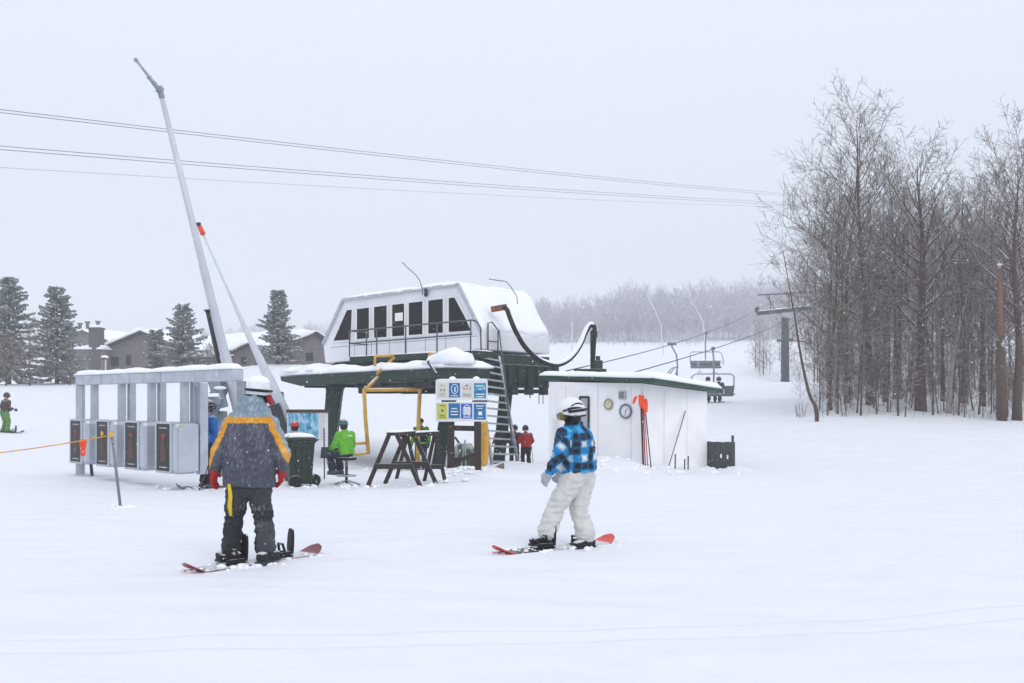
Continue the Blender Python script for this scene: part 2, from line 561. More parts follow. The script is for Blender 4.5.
# ------------------------------------------------------------------ shared materials
GREEN = mat('dark_green_steel', (38, 58, 50), 0.55, var=0.18, vscale=3, snow=0.85, lo=0.45, hi=0.75, bump=0.1)
WHITEP = mat('white_painted_panel', (226, 227, 230), 0.5, var=0.05, vscale=1.2, bump=0.05)
GLASS = mat('dark_cabin_glass', (15, 16, 18), 0.1, var=0.2, vscale=2, spec=0.25)
STEEL = mat('brushed_steel', (190, 195, 203), 0.38, metal=0.6, var=0.10, vscale=2, bump=0.05)
ALU = mat('dull_aluminium', (184, 190, 198), 0.5, metal=0.35, var=0.12, vscale=4, snow=0.9, lo=0.5, hi=0.7)
GALV = mat('galvanised_steel', (142, 150, 158), 0.5, metal=0.4, var=0.2, vscale=6, snow=0.85, lo=0.45, hi=0.75)
DARK = mat('dark_painted_steel', (52, 57, 62), 0.5, metal=0.2, var=0.15, snow=0.85, lo=0.4, hi=0.7)
RAIL = mat('grey_railing', (88, 92, 98), 0.5, metal=0.3, var=0.1)
YEL = mat('yellow_painted_tube', (200, 156, 62), 0.55, var=0.22, vscale=7, snow=0.8, lo=0.6, hi=0.9)
WOODD = mat('dark_stained_wood', (52, 45, 42), 0.75, var=0.25, vscale=14, bump=0.3, bscale=40, snow=0.95, lo=0.35, hi=0.6)
WOODG = mat('weathered_grey_wood', (74, 76, 76), 0.8, var=0.3, vscale=12, bump=0.3, bscale=50, snow=0.9, lo=0.4, hi=0.65)
BLACK = mat('black_plastic', (18, 18, 20), 0.45, var=0.2, snow=0.7, lo=0.55, hi=0.85)
BLACKC = mat('black_cloth', (24, 25, 29), 0.85, var=0.2, bump=0.2, bscale=120)
ATTR = mat('printed_fabric', attr=True, rough=0.8, var=0.10, vscale=18, bump=0.15, bscale=160, spec=0.2)
SKIN = mat('skin', (205, 155, 130), 0.5, var=0.05)
REDG = mat('red_glove', (176, 28, 36), 0.75, var=0.2, vscale=20, bump=0.2, bscale=90)
ORANGE = mat('orange_plastic', (235, 78, 30), 0.5, var=0.08)
ROPE = mat('orange_yellow_rope', (214, 150, 60), 0.8, var=0.2)
RUBBER = mat('black_rubber_hose', (24, 26, 27), 0.6, var=0.2)

# ------------------------------------------------------------------ the lift station
class Wall:
    """A vertical plane seen in the photograph through two points; at(px, py, out) gives the point on it."""
    def __init__(s, pxa, ya, pxb, yb):
        s.a = Vector((X(pxa, ya), ya, 0)); s.b = Vector((X(pxb, yb), yb, 0))
        s.u = (s.b - s.a).normalized()
        s.n = Vector((s.u.y, -s.u.x, 0))          # towards the viewer
        if s.n.y > 0: s.n = -s.n
    def at(s, px, py, out=0.0):
        a = s.a + s.n * out
        d = Vector(((px - 512) / F, 1, 0))
        Y = a.dot(s.n) / d.dot(s.n)
        return Vector((d.x * Y, Y, CAMZ + (HZ - py) / F * Y))

W = Wall(325, 31.5, 481, 28.0)
D = -W.n
term = empty('lift_station', (W.a.x + 2, 30, G(W.a.x + 2, 30)), 'white chairlift terminal with dark windows on a green steel base, roof deep in snow', 'lift station')
shell = [(325, 363), (323, 344), (343, 300), (458, 284.4), (481, 332), (481, 349)]
cab = MB().prism([W.at(*p) for p in shell], D * 3.6).build('cabin', WHITEP, term, bevel=0.03)
tm = MB()
tr = [(325, 363), (323, 344), (343, 300), (458, 284.4), (481, 332), (481, 349)]
for i in (1, 2, 3):
    tm.bar(W.at(tr[i][0], tr[i][1], 0.03), W.at(tr[i + 1][0], tr[i + 1][1], 0.03), 0.07, 0.09)
tm.build('edge_trim', mat('pale_grey_trim', (178, 182, 188), 0.5), cab)
tops = lambda px: 309.5 - (px - 346.6) * (309.5 - 296.5) / (455 - 346.6)
bots = lambda px: 341.8 - (px - 332.4) * (341.8 - 331.4) / (472.2 - 332.4)
wins = [[(346.6, tops(346.6)), (352.7, tops(352.7)), (351.4, bots(351.4)), (332.4, bots(332.4))]]
for a, b in ((356.2, 369.8), (373.3, 387.5), (391.4, 405), (408, 423.3), (427.5, 443.7)):
    wins.append([(a, tops(a)), (b, tops(b)), (b, bots(b)), (a, bots(a))])
wins.append([(447.9, tops(447.9)), (455, tops(455)), (466.5, 318), (472.2, bots(472.2)), (447.9, bots(447.9))])
for wp in wins:
    pts = [W.at(x, y, 0.004) for x, y in wp]
    wo_ = MB().prism(pts, W.n * 0.012).build('window', GLASS, term)
    fm = MB()
    q = [W.at(x, y, 0.02) for x, y in wp]
    for i in range(len(q)):
        fm.bar(q[i], q[(i + 1) % len(q)], 0.026, 0.05)
    fm.build('frame', WHITEP, wo_)
sm_ = mat('panel_seam', (150, 154, 160), .6)
for x_ in (354.5, 371.5, 389.5, 406.5, 425.4, 445.8):
    t_ = (x_ - 325) / 156
    MB().bar(W.at(x_, bots(x_) + 2, .002), W.at(x_, 362.4 - 13.6 * t_, .002), .018, .01, up=W.n).build('panel_seam', sm_, term)
MB().bar(W.at(331, 347.5, .002), W.at(477, 336, .002), .016, .01, up=W.n).build('panel_seam', sm_, term)
pp = [W.at(x, y, 0.02) for x, y in ((395, 313.2), (402.8, 312.4), (402.8, 320.6), (395, 321.2))]
MB().prism(pp, W.n * 0.006).build('paper_notice', mat('white_paper', (238, 238, 236), 0.8, var=0.03), term)
lp = W.at(425.8, 291, 0.06)
lm = MB().box(lp, (0.09, 0.12, 0.14)).ball(lp - Vector((0, 0, 0.1)), (0.06, 0.06, 0.07))
lm.build('flood_lamp', DARK, term)
# snow on roof and on the sloping end
r0, r1 = W.at(343, 300), W.at(458, 284.4)
e0, e1 = W.at(458, 284.4), W.at(481, 332)
sn = MB()
sn.snowcap(r0 + W.n * 0.05, (r1 - r0), D * 3.75, 0.15, 34, 16, 0.35, 1.0, 0.3)
sn.snowcap(e0 + W.n * 0.03 - W.u * 0.05, e1 - e0, D * 3.66, 0.15, 18, 22, 0.3, 2.0, 0.22)
l0, l1 = W.at(343, 300), W.at(323, 344)
sn.snowcap(l1 + W.n * 0.02 + (l0 - l1) * 0.15, (l0 - l1) * 0.8, D * 3.5, 0.08, 12, 12, 0.5, 3.0, 0.2)
sn.build('snow_cover', SNOW, term, smooth=True)
# curved radio whips on the roof
for pts in ([(402, 262), (408, 268), (416, 275), (420, 281), (422, 288)], [(489, 279), (497, 280.3), (506, 281.5), (511, 287), (517, 297)]):
    yy = 29.0 if pts[0][0] < 450 else 29.6
    MB().tube([P(x, y, yy) for x, y in pts] + [P(pts[-1][0] + .6, pts[-1][1] + 7, yy)], 0.014, 6).build('antenna', RAIL, term)
# underframe, walkway and legs
L_ = (W.b - W.a).length
uf = MB()
for z0, z1, o0, o1, s0, s1 in ((2.62, 2.93, 0.25, 3.5, 0.15, L_ + 0.05), (1.98, 2.64, -0.2, 3.9, 1.2, L_ + 0.15)):
    c = W.a + W.u * ((s0 + s1) / 2) + D * ((o0 + o1) / 2); c.z = (z0 + z1) / 2
    uf.box(c, (s1 - s0, o1 - o0, z1 - z0), (W.u, D, Vector((0, 0, 1))))
for k in range(7):                                    # hanging ribs and sheave boxes under the frame
    c = W.a + W.u * (1.6 + k * 0.75) + D * 0.6; c.z = 1.9
    uf.box(c, (0.16, 1.4, 0.2), (W.u, D, Vector((0, 0, 1))))
for k in range(8):
    c = W.b + W.u * 0.18 + D * (0.1 + k * 0.5); c.z = 2.32
    uf.box(c, (0.1, 0.08, 0.62), (W.u, D, Vector((0, 0, 1))))
uf.build('underframe', GREEN, term, bevel=0.015)
hr = MB()
for o in (0.6, 2.6):
    a = W.a + W.u * 1.0 + D * o; b = W.b + W.u * 0.4 + D * o; a.z = b.z = 1.86
    hr.bar(a, b, 0.14, 0.12)
for k in range(5):
    c = W.b + W.u * (0.35) + D * (0.3 + 0.8 * k)
    hr.tube([Vector((c.x, c.y, 1.75)), Vector((c.x, c.y, 2.0))], 0.14, 12)
hr.build('guide_rail', DARK, term)
wk = MB()
c = (W.a + W.b) / 2 + W.n * 0.5 + W.u * 0.45
pa, pb = W.at(349.5, 357, 0.9), W.at(474, 350.5, 0.9)
wk.prism([pa, pb, pb - W.n * 0.92, pa - W.n * 0.92], Vector((0, 0, -0.16)))
wk.build('walkway', GREEN, term)
ws = MB().snowcap(pa + Vector((0, 0, 0.003)), (pb - pa), -W.n * 0.9, 0.05, 30, 6, 0.5, 4.0, 0.1)
ws.build('walkway_snow', SNOW, term, smooth=True)
# railing
rl = MB()
for (xa, ya, xb, yb) in ((349.5, 331, 472, 320), (349.5, 343.5, 472, 334)):
    rl.tube([W.at(xa, ya, 0.86), W.at(xb, yb, 0.86)], 0.022, 8)
for x, yt, yb in ((349.5, 331, 357), (366.5, 329.5, 356.5), (376.7, 328.5, 355.5), (405.5, 326, 354), (437, 323, 352.5), (470.6, 320, 351)):
    rl.tube([W.at(x, yt, 0.86), W.at(x, yb, 0.86)], 0.022, 8)
q0 = W.at(349.5, 331, 0.86); q1 = W.at(349.5, 343.5, 0.86)
for q in (q0, q1): rl.tube([q, q - W.n * 0.8], 0.02, 8)
q = W.at(472, 320, 0.86)
rl.tube([q, q + Vector((0.12, 0.2, -0.02)), q + Vector((0.22, 0.35, -0.18)), q + Vector((0.24, 0.36, -0.9))], 0.022, 8)
q2 = P(488, 323, 28.2)
rl.tube([P(488, 352, 28.2), q2, P(492, 322, 28.3), P(498, 330, 28.5), P(498, 356, 28.5)], 0.022, 8)
rl.tube([P(488, 341, 28.2), P(498, 342, 28.5)], 0.018, 8)
rl.build('railing', RAIL, term, smooth=True)
# big leaning legs of the station
def leg(pt, pb_, Y, wt, wb, dep):
    m = MB()
    t, b = P(pt[0], pt[1], Y), P(pb_[0], pb_[1], Y)
    b.z = G(b.x, b.y) - 0.3
    rings = []
    for s_, w_ in ((0, wt * 1.35), (0.08, wt * 1.05), (0.2, wt), (1, wb)):
        c = t.lerp(b, s_)
        rings.append((c, Vector((w_ / 2, 0, 0)), Vector((0, dep / 2, 0))))
    m.loft(rings, 16, power=6)
    m.box((t.x, t.y, t.z + 0.03), (wt * 1.9, dep * 1.2, 0.1))
    return m.build('support_leg', GREEN, term, bevel=0.0)
leg((335.5, 384), (327, 455), 30, 0.46, 0.40, 0.5)
leg((452, 384), (436, 455), 29.5, 0.42, 0.38, 0.5)
leg((507, 384), (497, 455), 31.8, 0.42, 0.38, 0.5)
for x_, y_, r_ in ((530, 398, .02), (539, 404, .015), (543, 404, .015)):
    MB().tube([P(x_, 386, 32.2), P(x_, y_, 32.2)], r_, 6).build('hanging_rod', DARK, term)

# canopy in front of the station
K = Wall(280, 31.0, 448, 25.2)
cpy = empty('loading_canopy', (K.at(360, 380).x, K.at(360, 380).y, 2.2), 'long dark green canopy beam heaped with snow above the loading area', 'canopy')
band = [K.at(280, 376.3), K.at(447, 367.8), K.at(447, 377.6), K.at(300, 386), K.at(281, 381)]
MB().prism(band, -K.n * 1.5).build('canopy_slab', GREEN, cpy, bevel=0.015)
un = MB()
for k in range(6):
    a = K.at(305 + k * 25, 384, -0.05); a.z = 2.02
    un.bar(a, a - K.n * 1.3, 0.08, 0.1)
a, b = K.at(360, 384, -0.3), K.at(445, 379, -0.3)
a.z = b.z = 1.98
un.bar(a, b, 0.14, 0.14)
un.build('underside_rail', DARK, cpy)
cs = MB()
a, b = K.at(280, 375.6, 0.03), K.at(447, 367.2, 0.03)
cs.snowcap(a, b - a, -K.n * 1.55, 0.20, 40, 10, 0.45, 7.0, 0.2)
a2 = K.at(424, 368.5, 0.06)
cs.snowcap(a2 + Vector((0, 0, 0.10)), K.u * 1.05, -K.n * 0.9, 0.36, 14, 10, 0.6, 9.0, 0.45)
a3 = K.at(286, 375, 0.02)
cs.snowcap(a3 + Vector((0, 0, 0.08)), K.u * 1.4, -K.n * 1.2, 0.26, 14, 10, 0.5, 11.0, 0.5)
cs.build('snow_cover', SNOW, cpy, smooth=True)
cb = MB().bar(K.at(428, 361, 0.12), K.at(436, 374, 0.14), 0.05, 0.07)
cb.build('cover_strap', DARK, cpy)

# yellow frame beside the loading lane
yf = empty('tube_gate', (X(392, 26.5), 26.5, G(X(392, 26.5), 26.5)), 'yellow tubular steel gate frame standing under the green canopy', 'gate frame')
Yf = 26.5
m = MB()
m.tube([P(364, 389, Yf), P(365.5, 420, Yf), P(368.5, 454, Yf)], 0.052, 8)
m.build('post', YEL, yf, smooth=True)
m = MB()
m.tube([P(420, 389, Yf), P(418.5, 420, Yf), P(417.5, 462, Yf)], 0.052, 8)
m.build('post', YEL, yf, smooth=True)
m = MB().tube([P(363, 390, Yf), P(421, 389.5, Yf)], 0.052, 8)
m.tube([P(365, 390, Yf), P(378, 377, Yf + 0.6)], 0.05, 8).tube([P(420, 390, Yf), P(427, 381, Yf + 0.6)], 0.05, 8)
m.build('top_rail', YEL, yf, smooth=True)
m = MB().tube([P(367, 443, Yf), P(352, 443.5, Yf - 0.3)], 0.04, 8).tube([P(369, 452.5, Yf), P(354, 455, Yf - 0.3)], 0.04, 8)
m.build('side_rail', YEL, yf, smooth=True)
yb = MB().tube([P(375, 366, 27.2), P(375, 356, 27.2), P(392, 355.5, 27.4), P(394, 357, 27.5), P(377, 374, 27)], 0.045, 8).build('bracket', YEL, None, smooth=True)
tag(yb, 'yellow bent tube bracket above the seated attendant, rising behind the canopy snow', 'bracket')
yb = MB().tube([P(429, 362, 27.1), P(429, 353.8, 27.1), P(447, 354.2, 27.0), P(441, 360, 27.0)], 0.045, 8).build('bracket', YEL, None, smooth=True)
tag(yb, 'short yellow bracket at the deck edge near the ladder', 'bracket')

# steep ladder up to the station deck
ld = empty('ladder', (X(503, 27.5), 27.2, G(X(503, 27.5), 27.2)), 'steep grey metal ladder with snowy treads leading up to the terminal', 'ladder')
tl, tr_ = P(475.5, 352, 28.0), P(498.5, 357, 28.4)
bl_, br_ = P(492.5, 468, 26.6), P(519, 468, 27.0)
for a, b in ((tl, bl_), (tr_, br_)):
    MB().bar(a, b, 0.05, 0.14).build('side_rail', GALV, ld)
for k in range(15):
    t = (k + 0.6) / 15.4
    a, b = tl.lerp(bl_, t), tr_.lerp(br_, t)
    MB().bar(a, b, 0.17, 0.045, up=Vector((0, 0, 1))).build('tread', mat('snowy_tread', (176, 182, 188), .5, metal=.2, snow=1, lo=.2, hi=.5), ld)
MB().tube([P(499, 330, 28.3), P(504, 372, 27.6), P(511, 430, 26.9), P(512, 446, 26.8)], 0.02, 8).build('handrail', RAIL, ld, smooth=True)

# curved hose from the station roof to a post behind the hut
hs = empty('chain_hose', (X(592, 30), 30, 1.9), 'black snow capped hose looping from the terminal roof to a post behind the hut', 'hose')
hp = [(498, 307.5, 28.6), (506, 308.5, 28.5), (510, 318, 28.4), (516, 332, 28.3), (525, 347, 28.4), (537, 358.5, 28.7), (549, 364, 29.1), (560, 364.5, 29.4), (571, 358, 29.7), (580, 346, 29.9), (586, 332, 30), (590.5, 325.5, 30), (594, 326.5, 30), (594.5, 333, 30), (593.5, 350, 30), (592.5, 371, 30)]
def spline(pts, n=6):
    out = []
    for i in range(len(pts) - 1):
        p0, p1, p2, p3 = pts[max(i - 1, 0)], pts[i], pts[i + 1], pts[min(i + 2, len(pts) - 1)]
        for k in range(n):
            t = k / n
            out.append(0.5 * ((2 * p1) + (p2 - p0) * t + (2 * p0 - 5 * p1 + 4 * p2 - p3) * t * t + (3 * p1 - p0 - 3 * p2 + p3) * t ** 3))
    out.append(pts[-1])
    return out
hpts = spline([P(*p) for p in hp], 5)
ph = MB().tube(hpts, 0.068, 10).build('pipe', RUBBER, hs, smooth=True)
m = MB()
sp_ = hpts[22:62]
m.tube([p + Vector((-0.02, -0.02, 0.05)) for p in sp_], [0.03 + 0.045 * math.sin(math.pi * i / (len(sp_) - 1)) ** 0.6 for i in range(len(sp_))], 10)
m.build('snow_cover', SNOW, hs, smooth=True)
MB().bar(P(491, 309.5, 28.55), P(507, 306.8, 28.55), 0.14, 0.16).build('wooden_bracket', mat('brown_wood', (120, 82, 58), 0.8, var=0.25, snow=0.8), hs)
m = MB().box(P(592, 352, 30.05), (0.10, 0.10, 1.3)).box(P(590, 371, 30), (0.95, 0.5, 0.12)).box(P(598, 366, 30.1), (0.26, 0.3, 0.34))
m.tube([P(598, 356, 30.1), P(598, 364, 30.1)], 0.07, 10).box(P(595.8, 334, 30), (0.09, 0.12, 0.2))
m.box((X(592, 30), 30, 0.7), (0.35, 0.35, 3.6))
m.build('post', GREEN, hs, bevel=0.01)

# ------------------------------------------------------------------ the hut
HL, HC, HR = Vector((X(549, 25.5), 25.5, 0)), Vector((X(642, 23.6), 23.6, 0)), Vector((X(707, 26.5), 26.5, 0))
HB = HL + HR - HC
hut = empty('hut', ((HL.x + HR.x) / 2, (HL.y + HR.y) / 2, -0.2), 'low white attendant hut with green eaves and snowy roof, dials on its wall', 'hut')
zt = [Z(383, 25.5), Z(384.6, 23.6), Z(393, 26.5), 1.85]
cs_ = [HL, HC, HR, HB]
v = [Vector((p.x, p.y, -0.8)) for p in cs_] + [Vector((p.x, p.y, z + 0.03)) for p, z in zip(cs_, zt)]
MB().add(v, [(3, 2, 1, 0), (4, 5, 6, 7), (0, 1, 5, 4), (1, 2, 6, 5), (2, 3, 7, 6), (3, 0, 4, 7)]).build('wall', mat('white_hut_wall', (246, 245, 246), 0.65, var=0.05, vscale=2.2, bump=0.2, bscale=7), hut)
RL, RC, RR = P(538, 375.5, 25.9), P(655, 378.2, 22.95), P(723, 389.0, 27.0)
RB = RL + RR - RC
MB().prism([RL, RC, RR, RB], Vector((0, 0, -0.10))).build('roof', mat('green_fascia', (34, 66, 50), 0.6, var=0.25, vscale=5, snow=0.9, lo=0.5, hi=0.8), hut, bevel=0.008)
m = MB()
m.snowcap(RL + Vector((0, 0, 0.003)), RC - RL, RB - RL, 0.15, 30, 26, 0.3, 21, 0.25)
hs_ = m.build('snow_cover', SNOW, hut, smooth=True)
WL = Wall(549, 25.5, 642, 23.6); WR = Wall(642, 23.6, 707, 26.5)
for wl_, dz in ((WL, 0), (WR, 0)):
    pass
sm2 = mat('wall_joint', (186, 186, 190), .7)
for wl_, xs2, yt in ((WL, (566, 598, 631), 384), (WR, (664, 687), 388)):
    for x_ in xs2:
        MB().bar(wl_.at(x_, yt + 2, .001), wl_.at(x_, 478, .001), .012, .006, up=wl_.n).build('wall_joint', sm2, hut)
cbd = MB().bar(Vector((HC.x, HC.y - .012, -0.6)), Vector((HC.x, HC.y - .012, zt[1] - 0.02)), 0.05, 0.05)
cbd.build('corner_board', WHITEP, hut)
def disc(wall, px, py, r, out, n=28):
    c = wall.at(px, py, out)
    return [c + wall.u * (r * math.cos(2 * math.pi * k / n)) + Vector((0, 0, r * math.sin(2 * math.pi * k / n))) for k in range(n)]
def ring(wall, px, py, r, w, out):
    m = MB(); c = wall.at(px, py, out); n = 28
    m.tube([c + wall.u * (r * math.cos(2 * math.pi * k / n)) + Vector((0, 0, r * math.sin(2 * math.pi * k / n))) for k in range(n + 1)], w, 8)
    return m
gd = empty('thermometer_dial', WL.at(608.3, 404), 'small round thermometer with a yellowish face on the hut wall', 'thermometer')
MB().prism(disc(WL, 608.3, 404.3, 0.118, 0.003), WL.n * 0.03).build('dial_face', mat('yellowed_dial', (208, 206, 168), 0.5, var=0.08), gd)
ring(WL, 608.3, 404.3, 0.12, 0.016, 0.035).build('rim', mat('dull_grey_rim', (132, 134, 126), 0.5), gd, smooth=True)
c = WL.at(608.3, 404.3, 0.036)
MB().bar(c - WL.u * .04, c + WL.u * .05 + Vector((0, 0, .06)), 0.008).build('needle', DARK, gd)
ck = empty('wall_clock', WL.at(625.5, 411.3), 'round wall clock with a thick grey rim on the hut wall', 'clock')
MB().prism(disc(WL, 625.5, 411.3, 0.145, 0.003), WL.n * 0.03).build('dial_face', mat('white_dial', (222, 226, 228), 0.5, var=0.04), ck)
ring(WL, 625.5, 411.3, 0.16, 0.027, 0.03).build('rim', mat('grey_clock_rim', (120, 126, 132), 0.5), ck, smooth=True)
c = WL.at(625.5, 411.3, 0.037)
MB().bar(c, c + WL.u * .05 + Vector((0, 0, .07)), 0.012).bar(c, c - WL.u * .02 + Vector((0, 0, -.1)), 0.01).build('hands', DARK, ck)
m = MB()
for k in range(12):
    a = 2 * math.pi * k / 12
    d = WL.u * math.cos(a) + Vector((0, 0, math.sin(a)))
    m.bar(c + d * 0.115, c + d * 0.135, 0.008)
m.build('hour_marks', DARK, ck)
vt = empty('wall_vent', WL.at(622.3, 395), 'small square grey vent box above the clock on the hut', 'vent')
c = WL.at(622.3, 395.2, 0.03)
vb = MB().box(c, (0.2, 0.06, 0.2), (WL.u, WL.n, Vector((0, 0, 1)))).build('housing', mat('grey_plastic', (176, 178, 182), 0.5), vt, bevel=0.01)
m = MB()
for k in range(5):
    m.box(c + WL.n * 0.032 + Vector((0, 0, -0.06 + 0.03 * k)), (0.13, 0.014, 0.012), (WL.u, WL.n, Vector((0, 0, 1))))
m.build('louvre', DARK, vt)
# framed notice on the hut and the printed sheet further left
nb = empty('notice_frame', WL.at(588, 412), 'dark framed notice on the hut wall behind the white helmet', 'notice')
q = [WL.at(x, y, 0.004) for x, y in ((580.5, 397.5), (588, 397.5), (588, 428), (580.5, 428))]
MB().prism(q, WL.n * 0.02).build('backing', mat('grey_print', (172, 174, 178), 0.7, var=0.1, vscale=20), nb)
m = MB()
q = [WL.at(x, y, 0.02) for x, y in ((580, 397), (588.5, 397), (588.5, 428.5), (580, 428.5))]
for i in range(4): m.bar(q[i], q[(i + 1) % 4], 0.045, 0.05)
m.build('frame', BLACK, nb)
ns = empty('printed_sheet', WL.at(556, 430), 'white printed sheet fixed at the left end of the hut wall', 'notice')
q = [WL.at(x, y, 0.004) for x, y in ((552.5, 418), (560, 418), (560, 441), (552.5, 441))]
MB().prism(q, WL.n * 0.006).build('sheet', mat('white_paper', (238, 238, 236)), ns)
m = MB()
for k in range(7):
    y = 421 + k * 2.7
    m.bar(WL.at(554, y, 0.012), WL.at(554 + random.uniform(3, 5), y, 0.012), 0.012, 0.004)
m.build('print', mat('blue_grey_print', (108, 122, 156), 0.8), ns)

# bundle of slalom-style bamboo poles with orange tops leaning at the hut corner
pole_m = [mat('dark_red_pole', (120, 36, 40), 0.6), mat('black_pole', (36, 34, 38), 0.6), mat('orange_red_pole', (206, 62, 42), 0.6)]
tops_ = [(636, 394, 0), (640, 392.5, 1), (642.5, 393, 0), (646, 396.5, 2), (644.5, 399, 1)]
feet_ = [(643, 466), (643.8, 466), (645.5, 466.5), (648, 466), (651.5, 465.5)]
for i, ((tx, ty, ci), (fx, fy)) in enumerate(zip(tops_, feet_)):
    t = P(640.5 + i * 1.1, ty + 6, 23.38); b = P(fx, fy, 23.2); b.z = G(b.x, b.y) - 0.1
    pr = empty('marker_pole', (b.x, b.y, b.z + 0.1), 'thin marker pole with an orange rag top leaning on the hut corner', 'pole', 'orange topped marker poles at the hut corner')
    MB().tube([b, t], 0.014, 6).build('shaft', pole_m[ci], pr, smooth=True)
    rings = []
    tp = P(tx, ty + 2, 23.33)
    lo_ = P(tx + (0.5 if i else -3.0), ty + (16 if i else 10), 23.30)
    for s_, w_ in ((0, .016), (.1, .034), (.35, .042), (.65, .036), (.9, .026), (1, .012)):
        cc = tp.lerp(lo_, s_) + Vector((nz((i, s_ * 3, 0)) * .03, 0, 0))
        rings.append((cc, Vector((w_, 0, 0)), Vector((0, w_ * .6, 0))))
    MB().loft(rings, 10).build('rag', ORANGE, pr, smooth=True)
b = P(667, 466, 24.2); b.z = G(b.x, b.y) - 0.1
tag(MB().tube([b, WR.at(685.5, 411, 0.03)], 0.013, 6).build('stick', mat('brown_stick', (92, 80, 76), 0.8), None),
    'long thin stick leaning against the right wall of the hut', 'stick')
for px, h, la in ((675, 0.26, 'short dark stake in the snow at the foot of the leaning stick'), (684.5, 0.16, 'tiny stub of wood in the snow midway along the hut right wall'), (688, 0.24, 'short stake by the hut wall nearest the wooden screen')):
    b = P(px, 466, 24.3)
    b.z = G(b.x, b.y) - 0.15
    tag(MB().tube([b, b + Vector((0.01, 0.02, h + 0.25))], 0.018, 6).build('stake', WOODG), la, 'stake')
# plank screen right of the hut
fx0, fx1 = P(706.5, 470, 26.6), P(735, 470, 26.0)
sc_ = empty('wooden_screen', ((fx0.x + fx1.x) / 2, 26.3, G(5.4, 26.3)), 'dark grey plank screen beside the right end of the hut', 'fence')
u = (fx1 - fx0); u.z = 0; n = 6
m = MB(); z0, z1 = -0.5, Z(441.5, 26.3)
for k in range(n):
    a = fx0 + u * (k / n + 0.004); b = fx0 + u * ((k + 1) / n - 0.006)
    a.z = b.z = (z0 + z1) / 2
    m.box((a + b) / 2, ((b - a).length, 0.03, z1 - z0 - random.uniform(0, 0.03)), (u.normalized(), Vector((-u.y, u.x, 0)).normalized(), Vector((0, 0, 1))))
m.build('boards', WOODG, sc_)
m = MB()
for z in (0.1, 0.4):
    a = fx0.copy(); b = fx1.copy(); a.z = b.z = z
    m.bar(a + Vector((0, .035, 0)), b + Vector((0, .035, 0)), 0.035, 0.08)
m.box((fx1.x - 0.05, fx1.y + 0.05, 0.1), (0.06, 0.06, 1.15))
m.build('cross_rail', WOODG, sc_)
m = MB()
for px, py in ((721, 456), (727.5, 457)):
    m.box(P(px, py, 26.08), (0.035, 0.04, 0.10))
m.build('bright_slit', SNOW, sc_)  # white blocks added to stand for bright slits through the boards

# ------------------------------------------------------------------ information sign and things round it
sg = empty('information_sign', (X(464, 22.7), 22.7, G(X(464, 22.7), 22.7)), 'white two row board of blue, white and yellow notices on dark wooden posts', 'sign')
Ys = 22.7
SF = Wall(436, 22.75, 488, 22.55)
for (xa, xb) in ((447.2, 454.5), (473.8, 481.5)):
    a, b = SF.at((xa + xb) / 2, 385, -0.1), SF.at((xa + xb) / 2, 474, -0.1)
    b.z = G(b.x, b.y) - 0.3
    MB().bar(a, b, 0.165, 0.16).build('post', WOODD, sg, bevel=0.01)
MB().bar(SF.at(454, 428, -0.1), SF.at(474, 428.5, -0.1), 0.07, 0.12).build('cross_rail', WOODD, sg)
MB().bar(SF.at(454, 462, -0.1), SF.at(474, 455, -0.1), 0.07, 0.10).build('cross_rail', WOODD, sg)
bw = mat('white_sign_board', (226, 228, 230), 0.5, var=0.04)
def px_rect(wall, x0, y0, x1, y1, out): return [wall.at(x, y, out) for x, y in ((x0, y0), (x1, y0), (x1, y1), (x0, y1))]
def round_rect(wall, x0, y0, x1, y1, r, out):
    pts = []
    for cx, cy, a0 in ((x1 - r, y0 + r, -90), (x1 - r, y1 - r, 0), (x0 + r, y1 - r, 90), (x0 + r, y0 + r, 180)):
        for k in range(5):
            a = R(a0 + 22.5 * k)
            pts.append(wall.at(cx + r * math.cos(a), cy + r * math.sin(a), out))
    return pts
boards = [MB().prism(round_rect(SF, 436, 379.5, 487.7, 400.2, 1.4, 0.0), SF.n * 0.035).build('board', bw, sg),
          MB().prism(round_rect(SF, 436.2, 402.0, 487, 421.6, 1.4, 0.0), SF.n * 0.035).build('board', bw, sg)]
MB().bar(SF.at(441.5, 401.1, 0.02), SF.at(455, 401.2, 0.02), 0.03, 0.05).bar(SF.at(472.5, 401.6, 0.02), SF.at(487, 401.2, 0.02), 0.03, 0.05).build('joint_strip', DARK, sg)
BL = mat('blue_sign_print', (44, 112, 164), 0.5, var=0.06); BL2 = mat('teal_blue_print', (66, 148, 180), 0.5, var=0.06); BL3 = mat('bright_blue_print', (52, 104, 190), 0.5, var=0.05)
OFFW = mat('off_white_print', (216, 214, 208), 0.6, var=0.05); YL = mat('yellow_print', (198, 198, 104), 0.55, var=0.06); WP = mat('white_print', (232, 236, 238), 0.5, var=0.03)
TAN = mat('tan_print', (164, 140, 122), 0.6); RDP = mat('red_print', (196, 70, 70), 0.6); DKP = mat('dark_print', (64, 64, 50), 0.6); GRP = mat('grey_print_line', (160, 160, 160), 0.6)
